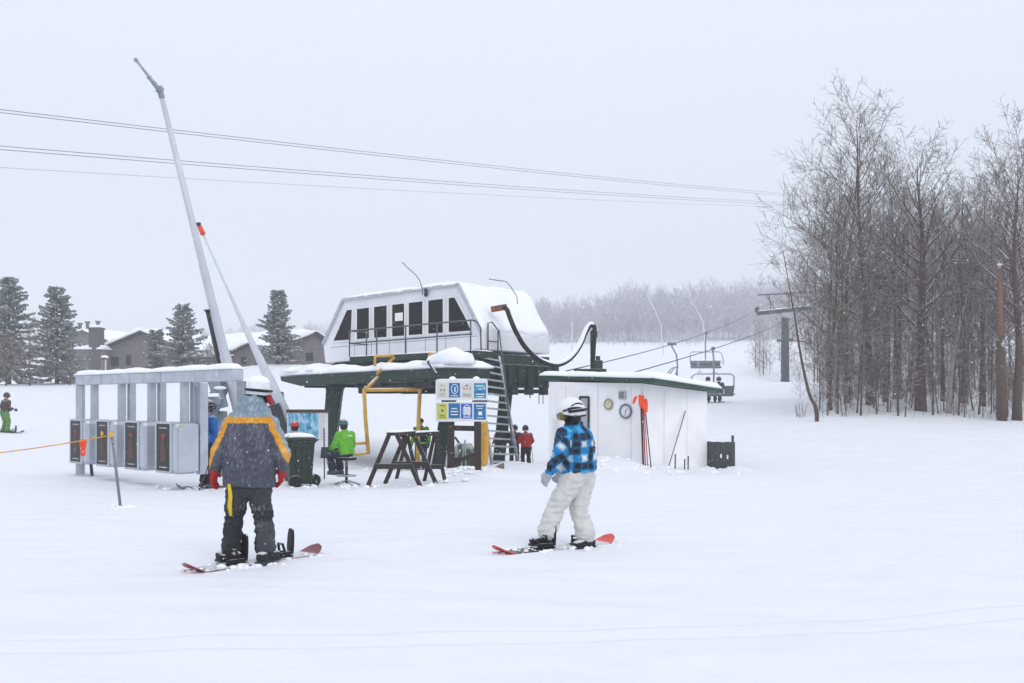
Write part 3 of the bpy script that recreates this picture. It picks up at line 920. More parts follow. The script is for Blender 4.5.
def notice(bi, x0, y0, x1, y1, base, marks):
    p = MB().prism(px_rect(SF, x0, y0, x1, y1, 0.037), SF.n * 0.005).build('notice', base, boards[bi])
    for mt, lst in marks:
        m = MB()
        for a in lst:
            if a[0] == 'l': m.bar(SF.at(a[1], a[2], 0.046), SF.at(a[3], a[2], 0.046), 0.004, a[4], up=Vector((0, 0, 1)))
            elif a[0] == 'b': m.prism(px_rect(SF, a[1], a[2], a[3], a[4], 0.043), SF.n * 0.003)
            elif a[0] == 'o':
                c = SF.at(a[1], a[2], 0.047); n_ = 20
                m.tube([c + SF.u * (a[3] * math.cos(2 * math.pi * k / n_)) + Vector((0, 0, a[4] * math.sin(2 * math.pi * k / n_))) for k in range(n_ + 1)], 0.008, 6)
        ob = MB(); ob.v, ob.f, ob.m = m.v, m.f, m.m
        k_ = ob.build('print', mt, boards[bi])
notice(0, 437.6, 383, 447.6, 397.4, OFFW, [(TAN, [('l', 440, 385.4, 445, .012), ('l', 440.5, 390, 442, .06), ('l', 443.5, 390, 445, .06), ('l', 439.5, 393.5, 446, .012), ('l', 440, 395.4, 445, .012)])])
notice(0, 449, 383, 460, 397.4, BL, [(WP, [('o', 454.6, 389, .075, .105), ('l', 451, 395.8, 458, .016), ('b', 454.4, 387, 455.6, 392)])])
notice(0, 461.6, 383, 472.3, 397.4, OFFW, [(RDP, [('l', 465.3, 385.5, 468.2, .03)]), (TAN, [('l', 463.5, 388.6, 464.6, .05), ('l', 466.5, 388.8, 467.6, .05), ('l', 469.5, 388.6, 470.6, .05), ('l', 463, 394.2, 471, .014), ('l', 463, 396.0, 471, .014)])])
notice(0, 474, 383, 486, 398.2, BL2, [(WP, [('l', 476, 386, 484, .022), ('l', 478, 389, 482.5, .018), ('l', 476, 394.2, 484.5, .022), ('l', 477, 396.8, 483.5, .02)]), (BL, [('b', 474, 391, 486, 393)])])
notice(1, 437, 403.5, 447.2, 419.3, YL, [(DKP, [('l', 440, 405.6, 445, .012), ('b', 441.5, 409.5, 443.5, 411.5), ('l', 440, 415.5, 445, .012), ('l', 440, 417.4, 445, .01)])])
notice(1, 448.6, 403.3, 460, 418.3, BL, [(WP, [('l', 451.5, 408.6, 457, .022), ('l', 450.8, 411.6, 458, .022), ('l', 451, 414.6, 457.5, .022)])])
notice(1, 461, 403.6, 472.2, 418.6, BL3, [(WP, [('b', 464.2, 407, 469.8, 414.6), ('o', 466.8, 411, .085, .14), ('l', 463, 417.2, 471, .014)]), (GRP, [('l', 464.8, 409, 469.4, .01), ('l', 464.8, 411, 469.4, .01), ('l', 464.8, 413, 469.4, .01)])])
notice(1, 473.8, 403.6, 485.8, 419.6, BL, [(WP, [('l', 476, 406, 483.5, .02), ('l', 477, 408.4, 482.5, .016), ('b', 478.3, 411.5, 482, 415.2), ('l', 477, 417.6, 483, .014)])])
m = MB()
for px in (452.5, 476.3):
    c = SF.at(px, 379.6, -0.04)
    m.ball(c, (0.085, 0.1, 0.075))
a = SF.at(437, 379.8, 0.035)
m.snowcap(a, SF.u * 1.15, -SF.n * 0.05, 0.025, 20, 3, 0.4, 3, 0.03)
m.build('snow_cap', SNOW, sg, smooth=True)

# yellow padding behind the sign post
m = MB(); rings = []
for s_, w_ in ((0, .05), (.06, .11), (.5, .13), (.9, .115), (1, .06)):
    rings.append((P(482.5 + 1.2 * math.sin(s_ * 3), 421 + s_ * 46, 23.4), Vector((w_, 0, 0)), Vector((0, w_ * .8, 0))))
m.loft(rings, 14)
yt = soft(m, 'yellow_pad', mat('yellow_tarp', (206, 158, 62), 0.7, var=0.12, bump=0.2), None, 0.02, 4, wrinkle=0.02, wscale=(8, 8, 3))
tag(yt, 'yellow padded mat standing upright behind the right sign post', 'crash mat')
# ramp of planks and dark machinery behind the sign
m = MB()
q = [P(481, 470, 23.2), P(500, 464, 23.9), P(500, 473.5, 23.7), P(484, 473.5, 23.0)]
m.prism(q, Vector((0.1, 0.5, 0.0)))
tag(m.build('plank_ramp', mat('grey_brown_plank', (112, 106, 98), 0.8, var=0.2, snow=0.6)), 'low wedge of grey brown planks on the snow under the ladder', 'ramp')
mc = empty('snow_blower', (X(466, 25), 25, G(X(466, 25), 25)), 'dark green machine parked on the snow between the two sign posts', 'machine')
m = MB()
c = P(464, 455, 25); 
m.loft([(c + Vector((0, 0, z)), Vector((a, 0, 0)), Vector((0, b, 0))) for z, a, b in ((-.5, .25, .3), (-.35, .36, .36), (-.05, .36, .36), (.15, .26, .28), (.3, .18, .2))], 16, power=5)
m.build('engine_cover', mat('olive_metal', (56, 66, 44), 0.5, var=0.2, snow=0.7), mc, smooth=False, bevel=0.02)
m = MB()
for dx in (-0.3, 0.3):
    m.tube([c + Vector((dx - .07, -0.15, -.42)), c + Vector((dx + .07, -0.15, -.42))], 0.2, 16)
m.build('wheel', BLACK, mc)
m = MB().tube([c + Vector((-.05, 0, .2)), c + Vector((-.22, -.1, .45)), c + Vector((-.3, -.15, .42))], 0.03, 8).tube([c + Vector((.2, -0.3, -.5)), c + Vector((.4, -0.35, .35))], 0.02, 8)
m.build('handle', DARK, mc)
mc2 = MB().tube([P(461, 470, 24), P(465, 440, 24.3)], 0.02, 6).tube([P(466, 470, 24), P(465, 440, 24.3)], 0.02, 6).bar(P(462, 458, 24.1), P(466, 458, 24.1), 0.03)
tag(mc2.build('trestle', GALV), 'thin grey metal trestle standing behind the crossbar of the sign', 'trestle')

# sawhorses
def sawhorse(label, Yf_, pxs, dx, dy, grp):
    (tx0, tx1, ty), (lx, ly), (rx, ry) = pxs
    root = empty('sawhorse', (X((lx + rx) / 2, Yf_), Yf_ + dy / 2, G(X((lx + rx) / 2, Yf_), Yf_ + dy / 2)), label, 'sawhorse', grp)
    for off in (Vector((0, 0, 0)), Vector((dx, dy, 0))):
        for (t, b) in (((tx0, ty), (lx, ly)), ((tx1, ty), (rx, ry))):
            a, e = P(t[0], t[1], Yf_) + off, P(b[0], b[1], Yf_) + off
            MB().bar(a, e, 0.085, 0.05, up=Vector((0, 1, 0))).build('leg', WOODD, root)
        k = 0.60
        a = P(tx0, ty, Yf_).lerp(P(lx, ly, Yf_), k) + off; e = P(tx1, ty, Yf_).lerp(P(rx, ry, Yf_), k) + off
        MB().bar(a + Vector((0, -0.055, 0)), e + Vector((0, -0.055, 0)), 0.045, 0.10, up=Vector((0, 0, 1))).build('brace', WOODD, root)
    c = P((tx0 + tx1) / 2, ty, Yf_)
    a = c + Vector((-dx * .1, -0.08, 0.02)); e = c + Vector((dx * 1.1, dy + 0.08, 0.02))
    MB().bar(a, e, 0.20, 0.06, up=Vector((0, 0, 1))).build('top_beam', WOODD, root)
    d = (e - a); s_ = d.cross(Vector((0, 0, 1))).normalized()
    MB().snowcap(a + s_ * 0.1 + Vector((0, 0, 0.033)), d, -s_ * 0.2, 0.045, 14, 5, 0.5, Yf_, 0.06).build('snow_cap', SNOW, root, smooth=True)
    return root
G1 = 'dark wooden sawhorses by the sign'
sawhorse('dark wooden sawhorse nearest the seated attendant, snow on its crossbar', 19.6, ((389, 397, 435), (367.5, 487), (420.5, 487)), 0.25, 0.75, G1)
r2 = empty('sawhorse', (X(424, 21), 21, G(X(424, 21), 21)), 'dark wooden sawhorse nearest the information sign', 'sawhorse', G1)
ta, te = P(402, 435.5, 21.6), P(437, 433.5, 20.6)
MB().bar(ta, te, 0.14, 0.08).build('top_beam', WOODD, r2)
MB().snowcap(ta + Vector((0, -.07, .042)), te - ta, Vector((.03, .14, 0)), .05, 16, 5, .5, 2, .06).build('snow_cap', SNOW, r2, smooth=True)
for c_, (xa, ya), (xb_, yb2) in ((te - (te - ta) * .06, (445.5, 477), (424, 474)), (ta + (te - ta) * .16, (418, 472), (396, 474))):
    fr_ = []
    for k_, (x_, y_) in enumerate(((xa, ya), (xb_, yb2))):
        e = P(x_, y_, c_.y + (-.12 if k_ == 0 else .35)); e.z = G(e.x, e.y) - .05
        MB().bar(c_, e, .075, .05, up=Vector((0, 1, 0))).build('leg', WOODD, r2)
        fr_.append(c_.lerp(e, .66))
    MB().bar(fr_[0] + Vector((0, -.05, 0)), fr_[1] + Vector((0, -.05, 0)), .05, .09).build('brace', WOODD, r2)

# wheelie bin
bn = empty('wheelie_bin', (X(299, 19.6), 19.6, G(X(299, 19.6), 19.6)), 'dark green wheeled rubbish bin with snow on its lid', 'rubbish bin')
bc = Vector((X(299.5, 19.6), 19.6, bn.location.z))
ang = R(22); bx, by = Vector((math.cos(ang), math.sin(ang), 0)), Vector((-math.sin(ang), math.cos(ang), 0))
BIN = mat('dark_green_bin', (36, 48, 40), 0.5, var=0.2, vscale=5, bump=0.1)
m = MB().loft([(bc + Vector((0, 0, z)), bx * a, by * b) for z, a, b in ((0.06, .2, .22), (0.1, .215, .235), (0.85, .265, .30), (0.86, .285, .32), (0.91, .285, .32))], 24, power=7)
bb = m.build('bin_body', BIN, bn)
m = MB()
for k in (-1, 0, 1):
    m.bar(bc + bx * (0.1 * k) - by * 0.235 + Vector((0, 0, .14)), bc + bx * (0.12 * k) - by * 0.303 + Vector((0, 0, .78)), 0.02, 0.015)
m.build('ribs', BIN, bb)
m = MB().loft([(bc + Vector((0, 0, z)) - by * 0.01, bx * a, by * b) for z, a, b in ((0.912, .29, .335), (0.935, .295, .34), (0.97, .26, .3), (.985, .18, .2))], 24, power=6)
m.build('lid', BIN, bn)
m = MB().snowcap(bc - bx * .26 - by * .3 + Vector((0, 0, .965)), bx * .5, by * .58, 0.09, 14, 14, .3, 5, .15)
m.build('snow_cap', SNOW, bn, smooth=True)
for sgn in (-1, 1):
    c = bc + by * 0.26 * -0.3 + bx * (0.30 * sgn) + Vector((0, 0, .11))
    c = bc + bx * (0.20 if sgn > 0 else -0.12) - by * (0.14 if sgn < 0 else -0.1) + Vector((0, 0, .11))
    ax = by
    wv = [c - ax * (0.14 if sgn < 0 else 0.1), c + ax * 0.02]
    m = MB().tube([wv[0] + bx * (0.1 if sgn > 0 else 0), wv[1] + bx * (0.1 if sgn > 0 else 0)], 0.125, 20)
    w_ = m.build('wheel', BLACK, bn, bevel=0.015)
MB().tube([bc + bx * .2 + by * .3 + Vector((0, 0, .9)), bc + bx * .33 + by * .1 + Vector((0, 0, .93)), bc + bx * .33 - by * .2 + Vector((0, 0, .93)), bc + bx * .26 - by * .28 + Vector((0, 0, .9))], 0.018, 8).build('handle', BLACK, bn, smooth=True)

# trail map board
tb = empty('trail_map_board', (X(307, 22.5), 22.5, G(X(307, 22.5), 22.5)), 'trail map board with a pale blue mountain map under a dark top rail', 'map board')
TF = Wall(287, 22.5, 329, 22.5)
MB().prism(px_rect(TF, 287.5, 411.5, 328, 447, 0.0), TF.n * 0.03).build('board', WHITEP, tb)
def mapcol():
    m = bpy.data.materials.new('trail_map_print'); m.use_nodes = True
    t = m.node_tree; N, L = t.nodes, t.links; b = N['Principled BSDF']; b.inputs['Roughness'].default_value = 0.4
    tcn = N.new('ShaderNodeTexCoord'); mp = N.new('ShaderNodeMapping'); mp.inputs['Scale'].default_value = (7, 1, 3)
    L.new(tcn.outputs['Object'], mp.inputs['Vector'])
    n1 = N.new('ShaderNodeTexNoise'); n1.inputs['Scale'].default_value = 1.6; n1.inputs['Detail'].default_value = 6; n1.inputs['Distortion'].default_value = 1.2
    L.new(mp.outputs[0], n1.inputs['Vector'])
    r = N.new('ShaderNodeValToRGB'); e = r.color_ramp.elements
    e[0].position = 0.33; e[0].color = (*lin((44, 112, 150)), 1); e[1].position = 0.7; e[1].color = (*lin((214, 232, 240)), 1)
    x = r.color_ramp.elements.new(0.48); x.color = (*lin((104, 182, 214)), 1)
    L.new(n1.outputs['Fac'], r.inputs['Fac']); L.new(r.outputs['Color'], b.inputs['Base Color'])
    return m
MB().prism(px_rect(TF, 288.5, 413, 318.5, 441, 0.033), TF.n * 0.006).build('map_sheet', mapcol(), tb)
m = MB()
for k in range(9):
    m.bar(TF.at(320, 416 + k * 2.9, 0.034), TF.at(320 + random.uniform(4, 7), 416 + k * 2.9, 0.034), 0.014, 0.004)
m.build('legend_print', GRP, tb)
MB().bar(TF.at(286.5, 411, 0.02), TF.at(329.5, 411, 0.02), 0.07, 0.07).build('top_rail', mat('brown_rail', (78, 60, 58), 0.7, snow=0.6), tb)
for px in (294, 310):
    a, b = TF.at(px, 412, -0.05), TF.at(px, 470, -0.05); b.z = G(b.x, b.y) - .2
    MB().bar(a, b, 0.09).build('post', WOODD, tb)
b = P(324.5, 465, 21.3); b.z = G(b.x, b.y) - .1
tag(MB().tube([b, P(324, 428, 21.3)], 0.014, 6).build('thin_stake', DARK), 'thin dark stake in the snow in front of the trail map', 'stake')

# ------------------------------------------------------------------ ticket gates
RA, RBp = Vector((X(68, 21.0), 21.0, 0)), Vector((X(187, 17.4), 17.4, 0))
gu = (RBp - RA).normalized(); gn = Vector((gu.y, -gu.x, 0))
if gn.y > 0: gn = -gn
UP = Vector((0, 0, 1))
gfr = empty('gate_gantry', (RA.x + 1, RA.y - .5, G(RA.x + 1, RA.y - .5)), 'long overhead aluminium beam with end post, carrying the ticket gates', 'gantry')
glen = (RBp - RA).length
ZB = 2.02
b0 = RA - gu * 0.12 - gn * 0.3; b1 = RBp + gu * 1.2 - gn * 0.3
m = MB()
seg = 5
for k in range(seg):
    a = b0.lerp(b1, k / seg); e = b0.lerp(b1, (k + 1) / seg)
    a.z = e.z = ZB
    d = (e - a).normalized() * 0.008
    m.bar(a + d, e - d, 0.22, 0.20)
m.build('beam', ALU, gfr, bevel=0.02)
m = MB()
a = b0 - gn * 0.14; a.z = ZB + 0.102
m.snowcap(a, b1 - b0, gn * 0.28, 0.09, 50, 6, 0.4, 13, 0.1)
m.build('snow_cover', SNOW, gfr, smooth=True)
pz = G(b0.x, b0.y)
m = MB().bar(Vector((b0.x, b0.y, pz - .3)) + gu * .02, Vector((b0.x, b0.y, ZB - .1)) + gu * .02, 0.15, 0.15)
m.build('end_post', ALU, gfr, bevel=0.015)
pb = b1 + gu * 0.02 - gn * 0.05
m = MB().bar(Vector((pb.x, pb.y, G(pb.x, pb.y) - .3)), Vector((pb.x, pb.y, ZB - .1)), 0.13, 0.13)
m.build('end_post', GALV, gfr, bevel=0.01)
POST = [('black poster reader panel with a red emblem and brown figure', 0), ]
PBL = mat('black_poster', (20, 19, 21), 0.35, var=0.25, vscale=12)
emb = mat('red_emblem', (150, 50, 44), 0.5, var=0.1); figm = mat('brown_poster_figure', (92, 66, 58), 0.6, var=0.35, vscale=25); yem = mat('yellow_emblem', (196, 160, 72), 0.5)
glabels = ['ticket gate at the far left end, orange tag hanging before its poster', 'ticket gate second from the left, yellow emblem on its black poster',
           'ticket gate with black poster, third along behind the leaning rope post', 'nearest ticket gate, with a wide bare steel side panel']
for k in range(4):
    f0 = RA.lerp(RBp, k / 4)
    wd, dp = 0.88, (0.55 if k < 3 else 0.47)
    z0, z1 = 0.27, 1.20
    c = f0 + gu * (wd / 2) - gn * (dp / 2); c.z = (z0 + z1) / 2
    gt = empty('ticket_gate', (c.x, c.y, z0), glabels[k], 'ticket gate', 'ticket gates hanging from the gantry')
    body = MB().box(c, (wd, dp, z1 - z0), (gu, gn, UP)).build('housing', STEEL, gt, bevel=0.085)
    fp = f0 + gu * (wd / 2); fp.z = (z0 + z1) / 2 + .01
    ps = MB().box(fp + gn * 0.006, (0.52, 0.024, 0.86), (gu, gn, UP)).build('poster', PBL, gt)
    m = MB()
    fq = [fp + gu * (.275 * a_) + UP * (.445 * b_) + gn * .008 for a_, b_ in ((-1, -1), (1, -1), (1, 1), (-1, 1))]
    for i_ in range(4): m.bar(fq[i_], fq[(i_ + 1) % 4], .03, .04)
    m.build('poster_frame', ALU, gt)
    cc = fp + gn * 0.021 + UP * 0.19; n_ = 18
    MB().prism([cc + gu * (.07 * math.cos(2 * math.pi * i / n_)) + UP * (.05 * math.sin(2 * math.pi * i / n_)) for i in range(n_)], gn * .004).build('emblem', emb if k != 1 else yem, ps)
    cc = fp + gn * 0.021 - UP * 0.06
    MB().loft([(cc + UP * z, gu * a, gn * .004) for z, a in ((-.2, .08), (-.1, .12), (.04, .1), (.12, .05), (.16, .055), (.19, .02))], 12).build('figure_print', figm, ps)
    m = MB().box(fp + gn * 0.02 + UP * 0.35, (0.3, 0.006, 0.022), (gu, gn, UP)).box(fp + gn * 0.02 - UP * 0.36, (0.3, 0.006, 0.02), (gu, gn, UP))
    m.build('caption_print', mat('pale_print', (176, 168, 160), 0.6), ps)
    # two columns up to the beam
    for j, (du, dn) in enumerate((((wd * 0.62), 0.28), ((wd * 0.62), 0.50))):
        if k == 0 and j == 1: continue
        q = f0 + gu * (du + .12) - gn * (dn - (0.02 if j else 0.0))
        a = Vector((q.x, q.y, z1 - .02)); e = Vector((q.x, q.y, ZB - .09))
        mm = MB().bar(a, e, 0.12, 0.13, up=gn)
        for s_ in (-.03, .03):
            mm.bar(a + gu * s_ + gn * .068, e + gu * s_ + gn * .068, 0.012, 0.012, up=gn)
        mm.build('column', ALU, gt, bevel=0.01)
    if k == 3:
        sp0 = f0 + gu * (wd + 0.012) - gn * 0.235; sp0.z = (z0 + z1) / 2
        MB().box(sp0, (0.02, 0.38, 0.84), (gu, gn, UP)).build('side_panel', STEEL, gt)
        q = f0 + gu * (wd - 0.08) - gn * 0.55
        MB().bar(Vector((q.x, q.y, 0.25)), Vector((q.x, q.y, ZB - .1)), 0.16, 0.16, up=gn).build('column', ALU, gt, bevel=0.01)
        q = f0 + gu * (wd + 0.024) - gn * 0.1; q.z = z1 - .06
        MB().box(q, (0.006, .06, .03), (gu, gn, UP)).build('sticker', mat('lime_sticker', (190, 200, 60)), gt)
    st = MB().bar(f0 + gu * .5 - gn * .3 + UP * (z0 - .26), f0 + gu * .42 - gn * .3 + UP * (z0 + .05), 0.05)
    if k < 1: st.build('foot_strut', DARK, gt)
# rope and leaning post in front of the gates
pbx = P(121.5, 508, 14.7); pbx.z = G(pbx.x, pbx.y) - .12
pt = P(111.5, 432, 14.9)
rp = empty('rope_post', (pbx.x, pbx.y, pbx.z + .12), 'leaning thin grey post in the snow before the ticket gates', 'post')
MB().tube([pbx, pt], 0.022, 8).build('shaft', mat('grey_pole', (122, 128, 134), 0.5, metal=.3), rp, smooth=True)
MB().tube([pt - Vector((0, .01, .07)), pt + Vector((0, -.01, .0))], 0.036, 10).build('rope_clip', mat('yellow_clip', (214, 176, 70)), rp)
ra, rb = P(-160, 464, 15.8), P(111.5, 436.5, 14.87)
rpts = [ra.lerp(rb, t / 24) + UP * (-0.10 * 4 * (t / 24) * (1 - t / 24)) + UP * .02 for t in range(25)]
tag(MB().tube(rpts, 0.009, 6).build('rope', ROPE, smooth=True), 'thin orange rope stretched across to the leaning grey post', 'rope')
c = P(83, 447.5, 15.05)
m = MB().loft([(c + Vector((0, 0, z)), Vector((a, 0, 0)), Vector((0, .03, 0))) for z, a in ((.13, .02), (.10, .06), (.03, .05), (-.03, .035), (-.10, .04), (-.13, .02))], 10)
tag(m.build('orange_tag', ORANGE, smooth=True), 'orange streamer knotted on the rope before the ticket gates', 'streamer')

# ------------------------------------------------------------------ snow making lances
def lance(name, label, pts, rads, base_px, parts):
    root = empty(name, base_px, label, 'snow gun')
    return root
sg1 = empty('snow_gun', (X(222, 22), 22, G(X(222, 22), 22)), 'tall grey snowmaking lance leaning left, base behind the ticket gates', 'snow gun')
Yb, Yt = 22.0, 20.5
B0, B1, B2 = P(242, 425, Yb), P(160.5, 92, Yt), P(137, 61, Yt - .1)
m = MB().tube([B0, B0.lerp(B1, .22), B0.lerp(B1, .225), B0.lerp(B1, .5), B0.lerp(B1, .505), B1], [.125, .12, .105, .085, .078, .05], 14)
m.build('mast', mat('pale_grey_mast', (196, 200, 206), .5, metal=.2, var=.08, vscale=2), sg1, smooth=True)
m = MB().tube([B1 - (B1 - B0).normalized() * .12, B1 + (B1 - B0).normalized() * .12], .06, 12).ball(B1 + Vector((0, 0, .06)), .07)
for k in range(4):
    m.box(B1 + Vector((.04 * math.cos(k * 1.57) - .02, -.05, .04 * math.sin(k * 1.57))), (.035, .035, .035))
m.build('nozzle_head', GALV, sg1, smooth=False)
m = MB().tube([B1, B1.lerp(B2, .45), B1.lerp(B2, .47), B2], [.05, .045, .03, .028], 10)
m.tube([B2, B2 + (B2 - B1).normalized() * .06], .045, 8).tube([B1.lerp(B2, .45), B1.lerp(B2, .5)], .055, 8)
m.build('nozzle_arm', GALV, sg1, smooth=False)
D1 = P(209, 310, 21.6); 
a, b = P(208.5, 309, 21.45), P(224, 378, 21.9)
m = MB().tube([a, b], .075, 10).tube([a, a + (b - a) * .02], .1, 10)
m.tube([P(213, 335, 21.6), P(218, 334, 21.6)], .03, 8)
m.build('lift_cylinder', DARK, sg1, smooth=True)
m = MB()
m.bar(P(228, 372, 21.9), P(204, 425, 21.8), .14, .34).bar(P(214, 378, 21.7), P(222, 408, 21.7), .16, .26).bar(P(206, 397, 21.6), P(222, 402, 21.6), .22, .16)
m.bar(P(196, 430, 21.5), P(212, 405, 21.5), .30, .06)
q = P(219, 420, 22); m.bar(Vector((q.x, q.y, G(q.x, q.y) - .3)), Vector((q.x, q.y, q.z + .2)), .30, .30)
m.bar(P(212, 385, 21.7), P(214, 372, 21.7), .12, .2)
m.build('pivot_base', GALV, sg1, bevel=.02)
m = MB().snowcap(P(203, 397, 21.45), Vector((.35, 0, .0)), Vector((0, .25, 0)), .08, 8, 6, .4, 2, .1)
m.ball(P(208, 405, 21.45), (.12, .1, .035)).ball(P(220, 388, 21.6), (.14, .12, .04)).ball(P(203, 417, 21.4), (.14, .1, .035))
m.build('snow_cap', SNOW, sg1, smooth=True)
sg2 = empty('snow_gun', (X(290, 28), 28, G(X(290, 28), 28)), 'slim pale snowmaking lance with an orange tip, behind the grey jacketed person', 'snow gun')
a, b, c = P(291, 425, 28), P(246, 330, 27.6), P(203, 234, 27.3)
MB().tube([a, a.lerp(b, .5), b, b.lerp(c, .5), c], [.16, .14, .075, .035, .028], 10).build('mast', mat('pale_snowy_tube', (206, 210, 216), .6, var=.06), sg2, smooth=True)
d = (c - b).normalized()
MB().tube([c - d * .02, c + d * .22], .07, 10).build('tip', ORANGE, sg2, smooth=True)
MB().box(c + d * .28, (.1, .1, .1)).build('tip_cap', DARK, sg2)
m = MB().bar(P(281, 440, 28), P(277, 392, 28), .35, .3).bar(P(284, 436, 27.7), P(274, 404, 27.7), .2, .3)
q = P(284, 430, 28); m.bar(Vector((q.x, q.y, G(q.x, q.y) - .3)), Vector((q.x, q.y, q.z)), .4, .4)
m.build('pivot_base', DARK, sg2, bevel=.02)
# distant lances on the far slope
for (x0, y0, x1, y1, Y, la) in ((646, 294, 661, 326, 150, 'faint pale snowmaking lance leaning on the far slope, nearest the terminal'), (688, 297, 703, 322, 165, 'faint pale snowmaking lance leaning on the far slope, farther right')):
    q = P(x1 + 3, y1 + 12, Y)
    gz = G(q.x, q.y)
    r_ = empty('snow_gun', (q.x, q.y, gz), la, 'snow gun', 'distant snow guns on the far slope')
    MB().tube([Vector((q.x, q.y, gz - .3)), P(x1, y1, Y), P((x0 + x1) / 2 + 1, (y0 + y1) / 2 - 1, Y), P(x0, y0, Y)], [.10, .08, .07, .05], 8).build('mast', mat('pale_snowy_tube'), r_)
q = P(572, 345, 130); q.z = G(q.x, q.y) - .5
tag(MB().tube([q, P(572, 322, 130)], .09, 8).build('far_pole', mat('pale_snowy_tube')), 'thin pale pole standing before the far wood', 'pole')

# ------------------------------------------------------------------ overhead lines
WIRE = mat('wire', (118, 122, 130), .5, metal=.4)
for (ya, yb_, Yn, Yf2, la) in ((109.5, 193.5, 40, 115, 'overhead wire, upper one of the highest pair'), (112.5, 195.5, 40, 115, 'overhead wire, lower one of the highest pair'),
                               (146, 202.5, 42, 115, 'overhead wire, upper one of the middle pair'), (149.5, 204.5, 42, 115, 'overhead wire, lower one of the middle pair'), (167.5, 207, 55, 125, 'lowest single faint overhead wire')):
    a = P(0, ya, Yn); b = P(785, yb_, Yf2)
    d = b - a
    pts = []
    for k in range(41):
        t = -0.35 + 1.55 * k / 40
        pts.append(a + d * t + UP * (-1.0 * 4 * t * (1 - t) * (0.25)))
    tag(MB().tube(pts, .016 if ya < 160 else .011, 5).build('power_line', WIRE, smooth=True), la, 'wire', 'overhead wires across the sky')

# ------------------------------------------------------------------ chairlift line
TY = 105
tw = empty('lift_tower', (X(785, TY), TY, G(X(785, TY), TY)), 'dark grey chairlift tower with a wide crossarm at the wood edge', 'lift tower')
TWM = mat('tower_steel', (48, 54, 62), .55, metal=.2, var=.12)
m = MB().tube([Vector((X(785, TY), TY, tw.location.z - .4)), P(785, 318, TY)], [.46, .38], 16)
m.build('pole', TWM, tw, smooth=True)
m = MB().bar(P(757, 313.5, TY), P(815, 307.5, TY), .5, .4)
m.build('crossarm', TWM, tw)
m = MB().bar(P(758, 295, TY), P(812, 292, TY), .12, .12)
for x in (766, 785, 806): m.bar(P(x + 3, 294, TY), P(x + 5, 311, TY), .08, .08)
m.bar(P(766, 294.5, TY), P(776, 311, TY), .07, .07)
m.build('lifting_frame', TWM, tw)
for x, y in ((757, 312), (814, 308)):
    c = P(x, y, TY)
    m = MB().bar(c + Vector((-.4, -1.1, -.05)), c + Vector((.4, 1.1, .3)), .12, .22)
    for k in range(6):
        q = c + Vector((-.4, -1.1, -.05)).lerp(Vector((.4, 1.1, .3)), (k + .5) / 6) + UP * .2
        m.tube([q - Vector((.06, 0, 0)), q + Vector((.06, 0, 0))], .19, 12)
    m.build('sheave_train', TWM, tw)
MB().bar(P(777, 340.5, TY), P(793, 340.5, TY), .2, .25).bar(P(790, 340, TY), P(812, 343, TY), .14, .14).build('service_arm', TWM, tw)
MB().snowcap(P(757, 311.5, TY - .2), P(814, 306, TY - .2) - P(757, 311.5, TY - .2), Vector((0, .4, 0)), .10, 20, 3, .4, 3, .12).build('snow_cover', SNOW, tw, smooth=True)
cable = []
ca0, ca1 = P(566, 371, 36), P(757, 309.5, TY)
cb0, cb1 = P(600, 381.5, 33), P(814, 306, TY)
for a, b, la in ((ca0, ca1, 'haul rope on the left side running from terminal up to the tower'), (cb0, cb1, 'haul rope on the right side running from terminal up to the tower')):
    e = b + (b - a) * 1.4 + Vector((0, 0, 6))
    pts = [a.lerp(b, t / 16) - UP * (.5 * 4 * (t / 16) * (1 - t / 16)) for t in range(17)] + [b.lerp(e, t / 8) - UP * (1.5 * 4 * (t / 8) * (1 - t / 8)) for t in range(1, 9)]
    tag(MB().tube(pts, .021, 6).build('haul_rope', mat('dark_rope_steel', (58, 60, 66), .5, metal=.3), smooth=True), la, 'cable', 'haul ropes of the chairlift')
def on_cable(a, b, px):
    # point of the rope seen in column px
    lo, hi = 0.0, 1.0
    for _ in range(40):
        t = (lo + hi) / 2
        p = a.lerp(b, t)
        if 512 + p.x / p.y * F < px: lo = t
        else: hi = t
    p = a.lerp(b, t)
    return p - UP * (.5 * 4 * t * (1 - t))
CHM = mat('chair_steel', (132, 137, 144), .5, metal=.3, var=.1, snow=.6, lo=.5, hi=.8); PADM = mat('chair_pad', (98, 102, 108), .7, var=.15, snow=.35, lo=.5, hi=.9)
